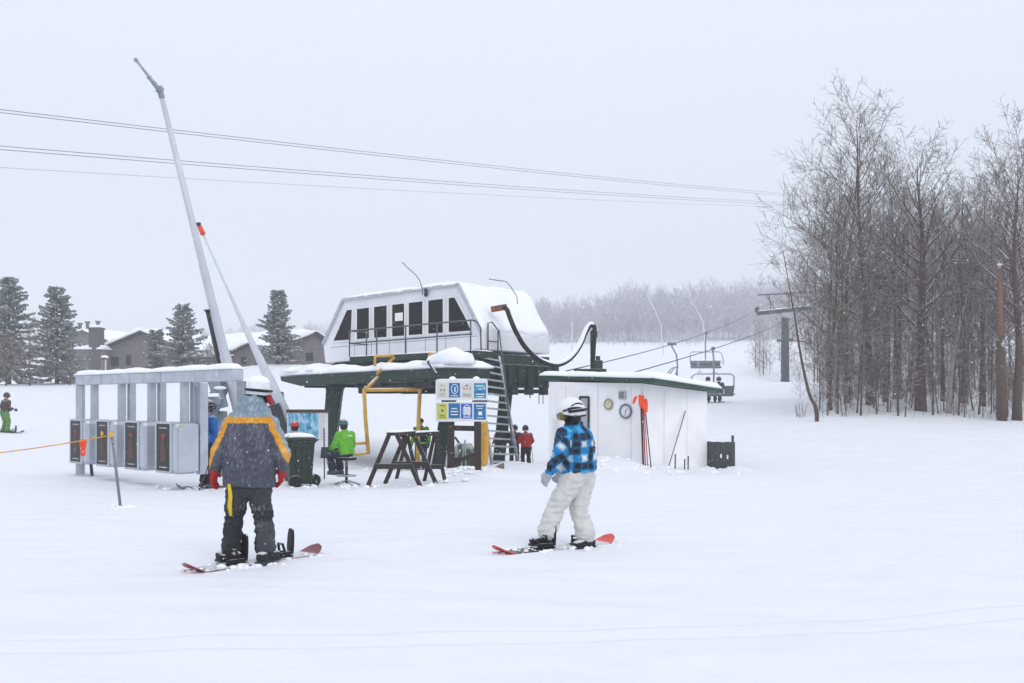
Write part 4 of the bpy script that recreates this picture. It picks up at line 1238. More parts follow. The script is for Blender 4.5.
def chair(p, yaw, label, sc=1.0, bar_down=True):
    """A quad chair hanging from point p; local -y is the way it faces."""
    r = empty('lift_chair', p, label, 'lift chair', 'chairs hanging on the lift line', rz=yaw)
    def L(*q): return Vector(q) * sc
    m = MB().tube([L(0, 0, .05), L(0, 0, -.15), L(0, .25, -.6), L(0, .32, -1.3), L(0, .22, -1.75)], .045 * sc, 10)
    m.box(L(0, 0, .02), (.14 * sc, .5 * sc, .16 * sc))
    m.build('hanger', CHM, r, smooth=False, local=True)
    m = MB().tube([L(-1.12, -.45, -2.2), L(-1.14, -.35, -1.9), L(-1.08, 0, -1.42), L(-.9, .15, -1.3), L(0, .3, -1.3), L(.9, .15, -1.3), L(1.08, 0, -1.42), L(1.14, -.35, -1.9), L(1.12, -.45, -2.2)], .032 * sc, 8)
    m.tube([L(-1.1, .2, -2.35), L(0, .25, -2.35), L(1.1, .2, -2.35)], .03 * sc, 8)
    m.tube([L(0, .3, -1.3), L(0, .3, -2.3)], .03 * sc, 8)
    m.build('bail_frame', CHM, r, smooth=True, local=True)
    for k in range(4):
        x = (-.78 + .52 * k) * sc
        m = MB().loft([(Vector((x, y * sc, z * sc)), Vector((.245 * sc, 0, 0)), Vector((0, 0, .04 * sc))) for y, z in ((-.28, -2.42), (-.24, -2.4), (.18, -2.42), (.22, -2.42))], 14, power=6)
        m.build('seat', PADM, r, local=True)
        m = MB().loft([(Vector((x, y * sc, z * sc)), Vector((.245 * sc, 0, 0)), Vector((0, .03 * sc, 0))) for y, z in ((.22, -2.36), (.26, -2.2), (.3, -1.95), (.3, -1.92))], 14, power=6)
        m.build('backrest', PADM, r, local=True)
    m = MB().tube([L(-1.0, .2, -1.9), L(-1.0, -.5, -2.05), L(1.0, -.5, -2.05), L(1.0, .2, -1.9)], .025 * sc, 8)
    for x in (-.5, .5): m.tube([L(x, -.5, -2.05), L(x, -.55, -2.7), L(x - .2, -.6, -2.75), L(x + .2, -.6, -2.75)], .02 * sc, 6)
    m.build('safety_bar', CHM, r, smooth=True, local=True)
    return r
dirc = ca1 - ca0
yawc = math.atan2(dirc.x, dirc.y)
chair(on_cable(ca0, ca1, 706), -yawc + R(16), 'empty quad lift chair hanging highest, seen against the snowy slope')
chair(on_cable(ca0, ca1, 672), -yawc - R(75), 'lift chair seen end on, just above the hut roof', 1.0)
PC = on_cable(cb0, cb1, 713)
chC = chair(PC, -yawc + R(196), 'lift chair carrying two riders, lowest one by the hut roof corner')

# ------------------------------------------------------------------ houses behind
BRW = mat('dark_brown_cladding', (116, 110, 113), .8, var=.15, vscale=3, bump=.2); BRK = mat('chimney_stone', (96, 90, 90), .85, var=.2, vscale=4); WIND = mat('house_window_glass', (40, 44, 52), .2)
def gable_house(name, label, pk, el, er, Y, yaw_dep, depth, base_py, extra=None, ov=.4):
    c = P(pk[0], pk[1], Y)
    e1_, e2_ = P(el[0], el[1], Y), P(er[0], er[1], Y)
    gz = G(c.x, Y) - .6
    r = empty(name, (c.x, Y + depth / 2, gz + .6), label, 'house')
    dv = Vector((math.sin(yaw_dep), math.cos(yaw_dep), 0)) * depth
    poly = [Vector((e1_.x, Y, gz)), Vector((e2_.x, Y, gz)), e2_, c, e1_]
    MB().prism(poly, dv).build('wall', BRW, r)
    rm = MB()
    for e in (e1_, e2_):
        d = (e - c).normalized() * ov
        q = [c - dv * .05 + UP * .02, e + d - dv * .05 + UP * .02, e + d + dv * 1.05 + UP * .02, c + dv * 1.05 + UP * .02]
        rm.prism(q, UP * .14)
    ro = rm.build('roof', mat('brown_roof_edge', (72, 64, 62), .8), r)
    sm = MB()
    for i, e in enumerate((e1_, e2_)):
        d = (e - c).normalized() * ov
        sm.snowcap(c - dv * .05 + UP * .17, (e + d - c), dv * 1.1, .42, 14, 14, .3, i * 5 + Y, .4)
    sm.build('snow_cover', SNOW, ro, smooth=True)
    return r, ro
h1, h1r = gable_house('house', 'dark brown house with a stone chimney and snowy gable roof, behind the ticket gates', (143, 333), (96, 353), (190, 354), 78, 0.15, 9, 400)
cx = P(96.5, 343, 77); cz = Z(329, 77)
m = MB().box((cx.x, 77, (cz + 2.4) / 2), (.86, .9, cz - 2.4)).box((cx.x, 77, cz + .02), (1.0, 1.04, .14))
m.build('chimney', BRK, h1r, bevel=.03)
MB().snowcap((cx.x - .42, 76.6, cz + .09), (.84, 0, 0), (0, .84, 0), .2, 8, 8, .3, 1, .2).build('chimney_snow', SNOW, h1r, smooth=True)
for (x0, x1, y0, y1) in ((110, 119, 357, 366), (126, 131, 355, 365)):
    q = [P(x, y, 77.97) for x, y in ((x0, y0), (x1, y0), (x1, y1), (x0, y1))]
    MB().prism(q, Vector((0, -.03, 0))).build('window', WIND, h1)
m = MB()
q = P(92, 352, 77.5)
m.box((q.x, 77.3, Z(355, 77.3) - .8), (2.6, 1.4, 2.4))
m.build('side_wing', BRW, h1)
MB().snowcap((q.x - 1.4, 76.5, Z(355, 77.3) + .4), (2.8, 0, 0), (0, 1.7, 0), .35, 12, 8, .3, 4, .35).build('wing_snow', SNOW, h1, smooth=True)
h2, h2r = gable_house('house', 'brown house under a broad snow covered roof, right of the spiky conifer', (312, 334), (262, 355), (345, 356), 74, -0.9, 12, 400)
h3, h3r = gable_house('house', 'low brown cottage with a small snow roof, left of the spiky conifer', (250, 345.5), (234, 353), (268, 354), 71, 0.3, 6, 400, ov=.25)
for hh, rect, Y in ((h2, (306, 313, 353, 361), 73.97), (h3, (241, 246, 357, 364), 70.97)):
    q = [P(x, y, Y) for x, y in ((rect[0], rect[2]), (rect[1], rect[2]), (rect[1], rect[3]), (rect[0], rect[3]))]
    MB().prism(q, Vector((0, -.03, 0))).build('window', WIND, hh)
h4, h4r = gable_house('house', 'far grey house with four chimney pots, hazy behind the two left conifers', (84, 332), (62, 343), (112, 343), 105, 0.2, 9, 400)
for x, y in ((71, 324), (80, 323), (87.5, 321.5), (98, 321)):
    a = P(x, 336, 106)
    m = MB().tube([a, P(x, y, 106)], .17, 10)
    m.tube([P(x, y + 1.4, 106), P(x, y, 106)], [.28, .28], 10)
    m.build('chimney_pot', BRK, h4)
lp0 = P(105.5, 372, 66); lp0.z = G(lp0.x, lp0.y)
lamp = empty('lamp_post', lp0, 'snow capped lamp on a thin pale post in front of the brown house', 'street lamp')
MB().tube([lp0 - UP * .2, P(105.5, 359, 66)], .06, 8).build('post', mat('pale_snowy_tube'), lamp)
MB().ball(P(104.5, 358, 66), (.24, .2, .12)).build('lamp_head', DARK, lamp, smooth=True)
MB().ball(P(104.5, 357.2, 66), (.27, .22, .13)).build('snow_cap', SNOW, lamp, smooth=True)

# ------------------------------------------------------------------ trees
BARK = mat('grey_bark', (84, 66, 56), .9, var=.3, vscale=9, bump=.5, bscale=26, snow=.9, lo=.55, hi=.8, nscale=4)
BARKP = mat('pale_birch_bark', (160, 154, 150), .85, var=.25, vscale=11, bump=.3, snow=.9, lo=.5, hi=.8)
TWIG = mat('grey_twig', (86, 65, 54), .9, var=.2, vscale=3, snow=.8, lo=.42, hi=.6, nscale=2.5)
BARKR = mat('reddish_bare_wood', (122, 92, 78), .85, var=.25, vscale=10, bump=.4, snow=.7)

def grow(rng, H, r, lean=0.0, first=.3, prim=20, depth=3, ascend=.72, reach=.36, twig=.008, fork=False, dens=1.0):
    tk, cr = MB(), MB()
    n = 12
    pts, rad = [], []
    ox = rng.uniform(0, 50)
    for i in range(n + 1):
        t = i / n
        pts.append(Vector((lean * H * t ** 1.3 + nz((ox, t * 2.2, 0)) * H * .05 * t, nz((0, ox, t * 2.2)) * H * .05 * t, H * t)))
        rad.append(max(twig, r * (1 - t) ** .8 * (1.25 if i == 0 else 1) * (1 - .1 * t)))
    tk.tube([p - UP * (.4 if i == 0 else 0) for i, p in enumerate(pts)], rad, 9)
    def at(t):
        k = min(int(t * n), n - 1); f = t * n - k
        return pts[k].lerp(pts[k + 1], f), rad[k] * (1 - f) + rad[k + 1] * f
    def branch(p, d, ln, r0, lv):
        sg_ = max(3, int(5 if lv == 0 else 4 if lv == 1 else 3))
        q, rr = [p], [r0]
        c, dd = p.copy(), d.copy()
        up = (0.11, .07, .03)[min(lv, 2)]
        for k in range(sg_):
            dd = (dd + Vector((rng.uniform(-1, 1), rng.uniform(-1, 1), rng.uniform(-1, 1))) * (.13 + .05 * lv) + UP * up).normalized()
            c = c + dd * (ln / sg_)
            q.append(c.copy()); rr.append(max(twig * .75, r0 * (1 - (k + 1) / sg_ * .85)))
        cr.tube(q, rr, 5 if lv == 0 else 4 if lv == 1 else 3, cap=False)
        if lv + 1 < depth:
            m_ = int(((10, 7, 4)[min(lv, 2)]) * dens * (0.7 + .6 * rng.random()) * min(1.25, .25 + .85 * ln / (H * reach * (.85, .36, .2)[min(lv, 2)])))
            for j in range(m_):
                t = rng.uniform(.18, 1.0)
                k = min(int(t * sg_), sg_ - 1)
                pp_ = q[k].lerp(q[k + 1], t * sg_ - k)
                ax_ = (q[k + 1] - q[k]).normalized()
                sd, u_ = frame(ax_)
                a = rng.uniform(0, 2 * math.pi)
                nd = (ax_ * rng.uniform(.45, .95) + (sd * math.cos(a) + u_ * math.sin(a)) * rng.uniform(.6, 1.0)).normalized()
                branch(pp_, nd, ln * rng.uniform(.32, .55) * (1.1 - .4 * t), max(twig, rr[k] * .55), lv + 1)
    for i in range(prim):
        t = first + (1 - first) * (i + rng.random()) / prim * .97
        p, rr = at(t)
        a = i * 2.399 + rng.uniform(-.5, .5)
        el = ascend * (.35 + .85 * t) + rng.uniform(-.2, .25)
        d = Vector((math.cos(a) * math.cos(el), math.sin(a) * math.cos(el), math.sin(el)))
        ln = H * reach * (1.15 - .75 * t) * rng.uniform(.7, 1.2)
        if t < first + .15: ln *= .75
        branch(p, d, ln, max(twig, rr * .5), 0)
    return tk, cr

def make_tree(name, seed, H, r, label, group=None, bark=None, **kw):
    rng = random.Random(seed)
    root = empty(name, (0, 0, 0), label, 'tree', group)
    tk, cr = grow(rng, H, r, **kw)
    tk.build('trunk', bark or BARK, root, smooth=True, local=True, fix=False)
    cr.build('crown', TWIG, root, smooth=True, local=True, fix=False)
    return root
def plant(o, px, Y, rz=0, s=1.0):
    x = X(px, Y)
    o.location = (x, Y, G(x, Y) - .1); o.rotation_euler = (0, 0, rz); o.scale = (s, s, s)
    return o
GW = 'bare trees at the edge of the wood'
big = [ # px, Y, top row, radius, options, label
 (870, 43.5, 115, .165, dict(first=.28, prim=34, reach=.42, lean=-.06, dens=1.1), 'tallest bare tree at the left of the wood, wide branching crown'),
 (885, 45.0, 175, .11, dict(first=.35, prim=22, reach=.34, dens=1.1), 'slender bare tree close beside the tallest one'),
 (921, 40.5, 160, .23, dict(first=.32, prim=34, reach=.42, dens=1.25), 'thickest grey trunk among the bare trees, forked high up'),
 (1017, 38.2, 158, .18, dict(first=.32, prim=28, reach=.40, dens=1.2), 'broad bare tree at the right edge of the photo, trunk by the broken snag'),
 (943, 46, 200, .11, dict(first=.3, prim=24, reach=.38), 'bare tree right of the thickest trunk with a rounded crown'),
 (900, 48, 190, .12, dict(first=.35, prim=22, reach=.34), 'bare tree in the gap left of the thickest trunk'),
 (846, 45, 142, .10, dict(first=.25, prim=28, reach=.42, lean=-.08, dens=1.2), 'bare tree with low arching branches toward the lift tower'),
 (983, 44, 205, .11, dict(first=.35, prim=20, reach=.36), 'bare tree just left of the broken reddish snag'),
 (830, 42, 185, .085, dict(first=.18, prim=30, reach=.44, lean=-.13, dens=1.2), 'small bare tree at the left end of the wood, nearest the slope'),
 (963, 45, 200, .12, dict(first=.3, prim=24, reach=.36), 'bare tree standing midway between the thickest trunk and the broken snag'),
 (1003, 46, 185, .13, dict(first=.3, prim=24, reach=.36), 'bare tree right behind the broken reddish snag'),
 (1030, 42, 145, .17, dict(first=.3, prim=26, reach=.42, dens=1.1), 'bare tree partly cut off by the right frame edge'),
]
for i, (px, Y, top, r_, kw, la) in enumerate(big):
    Hh = Z(top, Y) - G(X(px, Y), Y)
    plant(make_tree('bare_tree', 100 + i, Hh, r_, la, GW, **kw), px, Y, i * 1.3)
t = make_tree('birch_tree', 131, 7.6, .11, 'pale birch leaning to the right between the thick trunk and the snag', None, BARKP, lean=.16, first=.5, prim=14, reach=.3)
plant(t, 948, 40.2)
# broken snag
sn_r = empty('broken_snag', (0, 0, 0), 'broken dead trunk with reddish bare wood on its upper half', 'tree')
zt_ = Z(262, 38); gz = G(X(1001, 38), 38)
hh = zt_ - gz
m = MB().tube([Vector((.05, 0, -.3)), Vector((.0, 0, hh * .25)), Vector((-.03, 0, hh * .55))], [.2, .17, .145], 10)
m.build('lower_trunk', BARK, sn_r, smooth=True, local=True)
m = MB().tube([Vector((-.03, 0, hh * .548)), Vector((-.05, 0, hh * .8)), Vector((-.07, 0, hh * .97)), Vector((-.03, 0, hh))], [.143, .11, .085, .02], 10)
m.build('upper_trunk', BARKR, sn_r, smooth=True, local=True)
MB().ball(Vector((-.05, 0, hh)), (.1, .1, .07)).build('snow_cap', SNOW, sn_r, smooth=True, local=True)
plant(sn_r, 1001, 38)
# leaning sapling at the left
ls = empty('leaning_sapling', (0, 0, 0), 'crooked young tree bending left, alone in the snow before the wood', 'tree')
Yl = 37.5
base = P(817, 418, Yl); gz = G(base.x, Yl)
m = MB()
lp_ = [P(817, 420, Yl), P(816, 408, Yl), P(810, 396, Yl), P(804, 372, Yl), P(799, 345, Yl), P(795, 318, Yl), P(789, 285, Yl), P(783, 250, Yl)]
lp_ = [q - Vector((base.x, Yl, gz)) for q in lp_]
lp_[0].z = -.3
m.tube(spline(lp_, 4), [.085 - .075 * i / 28 for i in range(29)], 8)
m.build('trunk', BARK, ls, smooth=True, local=True)
rng = random.Random(8); _, cr = grow(rng, 4.8, .02, first=.1, prim=14, reach=.30, depth=3, twig=.006, dens=.7)
top = lp_[4]
cr.v = [(v[0] * 1.0 + top.x - v[2] * .18, v[1], v[2] + top.z) for v in cr.v]
cr.build('crown', TWIG, ls, smooth=True, local=True, fix=False)
ls.location = (base.x, Yl, gz)
# saplings: a few kinds copied
sap = [make_tree('bare_sapling', 200 + i, (5.2, 6.8, 4.4)[i], (.032, .04, .026)[i], 'thin bare sapling among the front trunks of the wood', 'thin saplings at the wood edge', first=.25, prim=12, reach=.26, depth=3, ascend=.95) for i in range(3)]
rng = random.Random(77)
used = set()
spots = [(826, 39.5), (838, 40), (843, 38.6), (856, 40), (862, 39), (878, 39.2), (889, 40), (897, 38.6), (905, 38.3), (912, 41.5), (932, 39), (938, 39.6), (944, 41), (957, 39.5), (964, 38.8), (972, 41.5), (979, 40.2), (984, 39.2), (990, 40.5), (1008, 39.4), (820, 42), (851, 42.5), (874, 41.5), (953, 43), (968, 44)]
for i, (px, Y) in enumerate(spots):
    k = i % 3
    o = sap[k] if k not in used else copy_tree(sap[k])
    used.add(k)
    plant(o, px + rng.uniform(-1.5, 1.5), Y, rng.uniform(0, 6), rng.uniform(.75, 1.2))
    o.rotation_euler = (rng.uniform(-.12, .12), rng.uniform(-.16, .16), o.rotation_euler[2])
# second row, deeper in the wood
bk = [make_tree('bare_tree', 300 + i, (9.5, 11, 8.5, 10)[i], (.085, .10, .07, .09)[i], 'bare grey tree deeper in the wood behind the front trunks', 'bare trees deeper in the wood', first=.22, prim=22, reach=.38, dens=1.1) for i in range(4)]
used = set()
for i in range(27):
    k = i % 4
    o = bk[k] if k not in used else copy_tree(bk[k])
    used.add(k)
    Y = rng.uniform(47, 66)
    px = 828 + (1075 - 828) * ((i * .618) % 1.0)
    if px < 850: Y = rng.uniform(47, 54)
    plant(o, px, Y, rng.uniform(0, 6), rng.uniform(.8, 1.18))
    o.rotation_euler = (rng.uniform(-.06, .06), rng.uniform(-.07, .07), o.rotation_euler[2])
# masses that read as one wood
def wood_mass(name, label, protos, places, m):
    V, Fc = [], []
    k = 0
    for (pv, pf), (x, y, z, rz, s) in places(protos):
        c_, s_ = math.cos(rz), math.sin(rz)
        q = pv * s
        V.append(np.stack([q[:, 0] * c_ - q[:, 1] * s_ + x, q[:, 0] * s_ + q[:, 1] * c_ + y, q[:, 2] + z], -1))
        Fc += [tuple(i + k for i in f) for f in pf]
        k += len(pv)
    V = np.vstack(V)
    me = bpy.data.meshes.new(name)
    me.from_pydata(V.tolist(), [], Fc)
    me.materials.append(m)
    o = bpy.data.objects.new(name, me); C.objects.link(o)
    return tag(o, label, 'wood', kind='stuff')
def proto(seed, H, r, **kw):
    tk, cr = grow(random.Random(seed), H, r, **kw)
    k = len(tk.v)
    return np.array(tk.v + cr.v), tk.f + [tuple(i + k for i in f) for f in cr.f]
nearp = [proto(400 + i, 9.5, .075, first=.08, prim=24, reach=.34, depth=3, dens=.6, twig=.012) for i in range(3)]
def places_near(ps):
    rg = random.Random(9)
    for i in range(75):
        Y = rg.uniform(66, 118); px = rg.uniform(812, 1110)
        if px < 840 and Y < 80: Y += 20
        x = X(px, Y)
        yield ps[i % 3], (x, Y, G(x, Y) - .1, rg.uniform(0, 6), rg.uniform(.7, 1.15))
    for i in range(16):                      # low brush at the wood's far corner
        Y = rg.uniform(109, 128); px = rg.uniform(752, 806); x = X(px, Y)
        yield ps[i % 3], (x, Y, G(x, Y) - .1, rg.uniform(0, 6), rg.uniform(.3, .62))
wood_mass('wood', 'dense grey mass of bare trees filling the depth of the right wood', nearp, places_near, TWIG)
farp = [proto(500 + i, 10.5 + i * .8, .13, first=.12, prim=18, reach=.34, depth=2, dens=1.7, twig=.03) for i in range(4)]
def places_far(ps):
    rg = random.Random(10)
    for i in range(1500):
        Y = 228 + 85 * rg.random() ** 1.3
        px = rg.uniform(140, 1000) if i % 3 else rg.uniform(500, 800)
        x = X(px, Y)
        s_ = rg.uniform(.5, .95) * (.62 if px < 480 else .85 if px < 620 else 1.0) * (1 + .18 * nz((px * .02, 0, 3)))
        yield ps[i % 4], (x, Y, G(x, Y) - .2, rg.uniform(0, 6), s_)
    for i in range(90):                      # scrub along its lower edge
        Y = rg.uniform(205, 232); px = rg.uniform(520, 700); x = X(px, Y)
        yield ps[i % 4], (x, Y, G(x, Y) - .2, rg.uniform(0, 6), rg.uniform(.12, .35))
wood_mass('far_wood', 'hazy far wood of bare trees along the top of the slope', farp, places_far, mat('haze_paled_twig', (166, 160, 168), .9, var=.12, snow=.8, lo=.2, hi=.6, nscale=.8))  # twig colour lightened, so part of the distance haze is painted in

# conifers
NEED = mat('snowy_needles', (96, 106, 100), .85, var=.3, vscale=2.5, snow=.75, lo=-.2, hi=.5, nscale=1.6)
def conifer(seed, H, Rr, r, ragged=.25, droop=.25, pw=.8):
    rg = random.Random(seed)
    tk, cr = MB(), MB()
    tk.tube([Vector((0, 0, -.4)), Vector((0, 0, H * .5)), Vector((0, 0, H))], [r, r * .6, .02], 8)
    nb = int(25 * H)
    for i in range(nb):
        t = .06 + .93 * i / nb
        a = i * 2.399 + rg.uniform(-.8, .8)
        ln = Rr * (1 - t) ** pw * rg.uniform(1 - ragged * 1.6, 1 + ragged) + .15
        z = H * t
        el = -droop * (1 - t) + .25 * t + rg.uniform(-.12, .12)
        d = Vector((math.cos(a) * math.cos(el), math.sin(a) * math.cos(el), math.sin(el)))
        tip = Vector((0, 0, z)) + d * ln + UP * (.1 * ln)
        cr.tube([Vector((0, 0, z)), Vector((0, 0, z)).lerp(tip, .55) - UP * .04 * ln, tip], [.03, .02, .008], 3, cap=False)
        ns = max(7, int(ln * 15))
        for j in range(ns):
            s_ = .12 + .9 * j / ns
            c = Vector((0, 0, z)).lerp(tip, min(s_, 1.02)) - UP * (.04 * ln * math.sin(math.pi * min(s_, 1)))
            sd = d.cross(UP).normalized()
            side = -1 if j % 2 else 1
            fd = (d * rg.uniform(.4, 1.0) + sd * side * rg.uniform(.35, .95) + UP * rg.uniform(-.35, .3)).normalized()
            L1 = rg.uniform(.22, .42) * (1.15 - .45 * s_); wv_ = fd.cross(UP).normalized() * rg.uniform(.05, .10)
            cr.add([c - wv_, c + fd * L1 * .5 - wv_ * 1.1 - UP * .03, c + fd * L1 - UP * .05, c + fd * L1 * .5 + wv_ * 1.1 - UP * .03, c + wv_], [(0, 1, 2, 3, 4)])
            q = c + fd * L1 * .3
            cr.add([q - UP * .03, q + fd * L1 * .3 - UP * .14, q + fd * L1 * .8 - UP * .03, q + fd * L1 * .3 + UP * .05], [(0, 1, 2, 3)])
    return tk, cr
for i, (px, Y, top, Rr, kw, la) in enumerate((
    (9, 66, 277, 2.0, dict(pw=.62, ragged=.4), 'snowy conifer at the far left edge with a rounded bushy top'),
    (57, 65, 286, 1.9, dict(pw=.68, ragged=.42), 'dense snowy conifer right beside the left edge one, fuller crown'),
    (183, 68, 304, 1.85, dict(pw=.75, ragged=.45), 'ragged snowy conifer in front of the brown gabled house'),
    (278, 67, 290, 1.5, dict(pw=.8, ragged=.4, droop=.05), 'spiky snowy conifer between the cottage and the broad snowy roof'),
    (156, 70, 330, 1.2, dict(pw=.7, ragged=.4), 'small conifer tucked left of the ragged one by the brown house'),
)):
    x = X(px, Y); g_ = G(x, Y)
    H_ = Z(top, Y) - g_
    r0_ = empty('conifer', (x, Y, g_), la, 'tree', 'snowy conifers by the houses')
    tk, cr = conifer(40 + i, H_, Rr, .16, **kw)
    tk.build('trunk', BARK, r0_, smooth=True, local=True)
    cr.build('crown', NEED, r0_, local=True, fix=False)
for i, (px, Y, H_, la) in enumerate(((6, 62.5, 3.4, 'bare twiggy shrub at the foot of the far left conifer'), (30, 62.5, 3.8, 'bare twiggy shrub between the two left conifers'), (70, 63, 2.6, 'low bare shrub at the foot of the dense conifer'), (216, 69, 2.6, 'thin bare shrub beside the leaning lance and ragged conifer'))):
    t = make_tree('bare_shrub', 600 + i, H_, .05, la, 'bare shrubs by the conifers', first=.05, prim=22, reach=.5, ascend=.9)
    t['category'] = 'shrub'
    plant(t, px, Y)
brushp = [proto(700 + i, 1.9, .016, first=.02, prim=16, reach=.55, depth=2, dens=.9, twig=.006, ascend=1.0) for i in range(4)]
def places_brush(ps):
    rg = random.Random(31)
    for i in range(150):
        Y = rg.uniform(39, 58); px = rg.uniform(818 if Y < 50 else 800, 1060); x = X(px, Y)
        yield ps[i % 4], (x, Y, G(x, Y) - .05, rg.uniform(0, 6), rg.uniform(.4, 1.25))
wood_mass('undergrowth', 'thin leafless brush growing between the trunks of the right wood', brushp, places_brush, TWIG)
grass = MB(); rg = random.Random(4)
for (px0, px1, Y0, Y1, n_) in ((796, 805, 39, 40, 14), (812, 1018, 38.2, 41, 60), (815, 1000, 41, 46, 60)):
    for i in range(n_):
        Y = rg.uniform(Y0, Y1); x = X(rg.uniform(px0, px1), Y); z = G(x, Y) - .05
        h = rg.uniform(.25, .85)
        a = Vector((x, Y, z)); b = a + Vector((rg.uniform(-.15, .15), rg.uniform(-.1, .1), h))
        grass.tube([a, a.lerp(b, .5) + Vector((rg.uniform(-.03, .03), 0, 0)), b], [.009, .007, .004], 3, cap=False)
        if h > .45:
            c = a.lerp(b, .6); grass.tube([c, c + Vector((rg.uniform(-.2, .2), 0, rg.uniform(.05, .25)))], [.006, .003], 3, cap=False)
tag(grass.build('dead_weeds', mat('dead_stem', (96, 84, 78), .9, var=.2), fix=False), 'thin dead stems poking through the snow along the wood edge', 'weeds', kind='stuff')

# ------------------------------------------------------------------ people
def hand(mb, wrist, d, palm_n, thumb_dir, s=1.0, curl=.5, glove=1.15):
    """Gloved hand: palm, four unequal bent fingers and a thumb. d = along the hand, palm_n = way the palm faces."""
    d = d.normalized(); palm_n = (palm_n - d * palm_n.dot(d)).normalized(); sd = d.cross(palm_n).normalized()
    if sd.dot(thumb_dir) < 0: sd = -sd
    w = .042 * s * glove
    mb.loft([(wrist + d * (t * s), sd * (w * a), palm_n * (.019 * s * glove * b)) for t, a, b in ((-.03, .62, 1.5), (.0, .75, 1.4), (.04, 1.0, 1.25), (.085, 1.02, 1.0), (.098, .85, .6))], 14, power=3)
    for k, ln in enumerate((.066, .076, .07, .054)):
        b0 = wrist + d * (.085 * s) + sd * (w * (.72 - .48 * k))
        a1 = curl * .6; a2 = curl * 1.3
        d1 = d * math.cos(a1) + palm_n * math.sin(a1); d2 = d * math.cos(a2) + palm_n * math.sin(a2)
        p1 = b0 + d1 * (ln * .5 * s); p2 = p1 + d2 * (ln * .5 * s)
        r_ = .0105 * s * glove
        mb.limb([b0 - d * .02 * s, b0, p1, p2], [r_, r_, r_ * .95, r_ * .85], 8)
    b0 = wrist + d * (.02 * s) + sd * (w * .75)
    td = (d * .7 + sd * .75 + palm_n * .25).normalized(); td2 = (d * .95 + sd * .25 + palm_n * .35).normalized()
    r_ = .0125 * s * glove
    mb.limb([b0 - td * .015, b0 + td * .035 * s, b0 + td * .035 * s + td2 * .035 * s], [r_, r_, r_ * .85], 8)

def head_shape(mb, c, f, up, s=1.0):
    f = f.normalized(); sd = f.cross(up).normalized(); u = sd.cross(f).normalized()
    mb.ball(c + u * .02 * s - f * .008 * s, (.076 * s, .095 * s, .095 * s), 18, 12, (sd, f, u))
    mb.ball(c - u * .055 * s + f * .025 * s, (.056 * s, .062 * s, .062 * s), 16, 10, (sd, f, u))
    mb.limb([c + u * .02 * s + f * .085 * s, c - u * .022 * s + f * .108 * s], [.010 * s, .016 * s], 8)       # nose
    mb.limb([c - u * .062 * s + f * .076 * s - sd * .02 * s, c - u * .062 * s + f * .084 * s, c - u * .062 * s + f * .076 * s + sd * .02 * s], [.010 * s, .012 * s, .010 * s], 8)   # mouth
    for k in (-1, 1):
        mb.ball(c + sd * (.079 * s * k) - u * .008 * s - f * .01 * s, (.012 * s, .02 * s, .03 * s), 10, 8, (sd, f, u))
    return sd, u

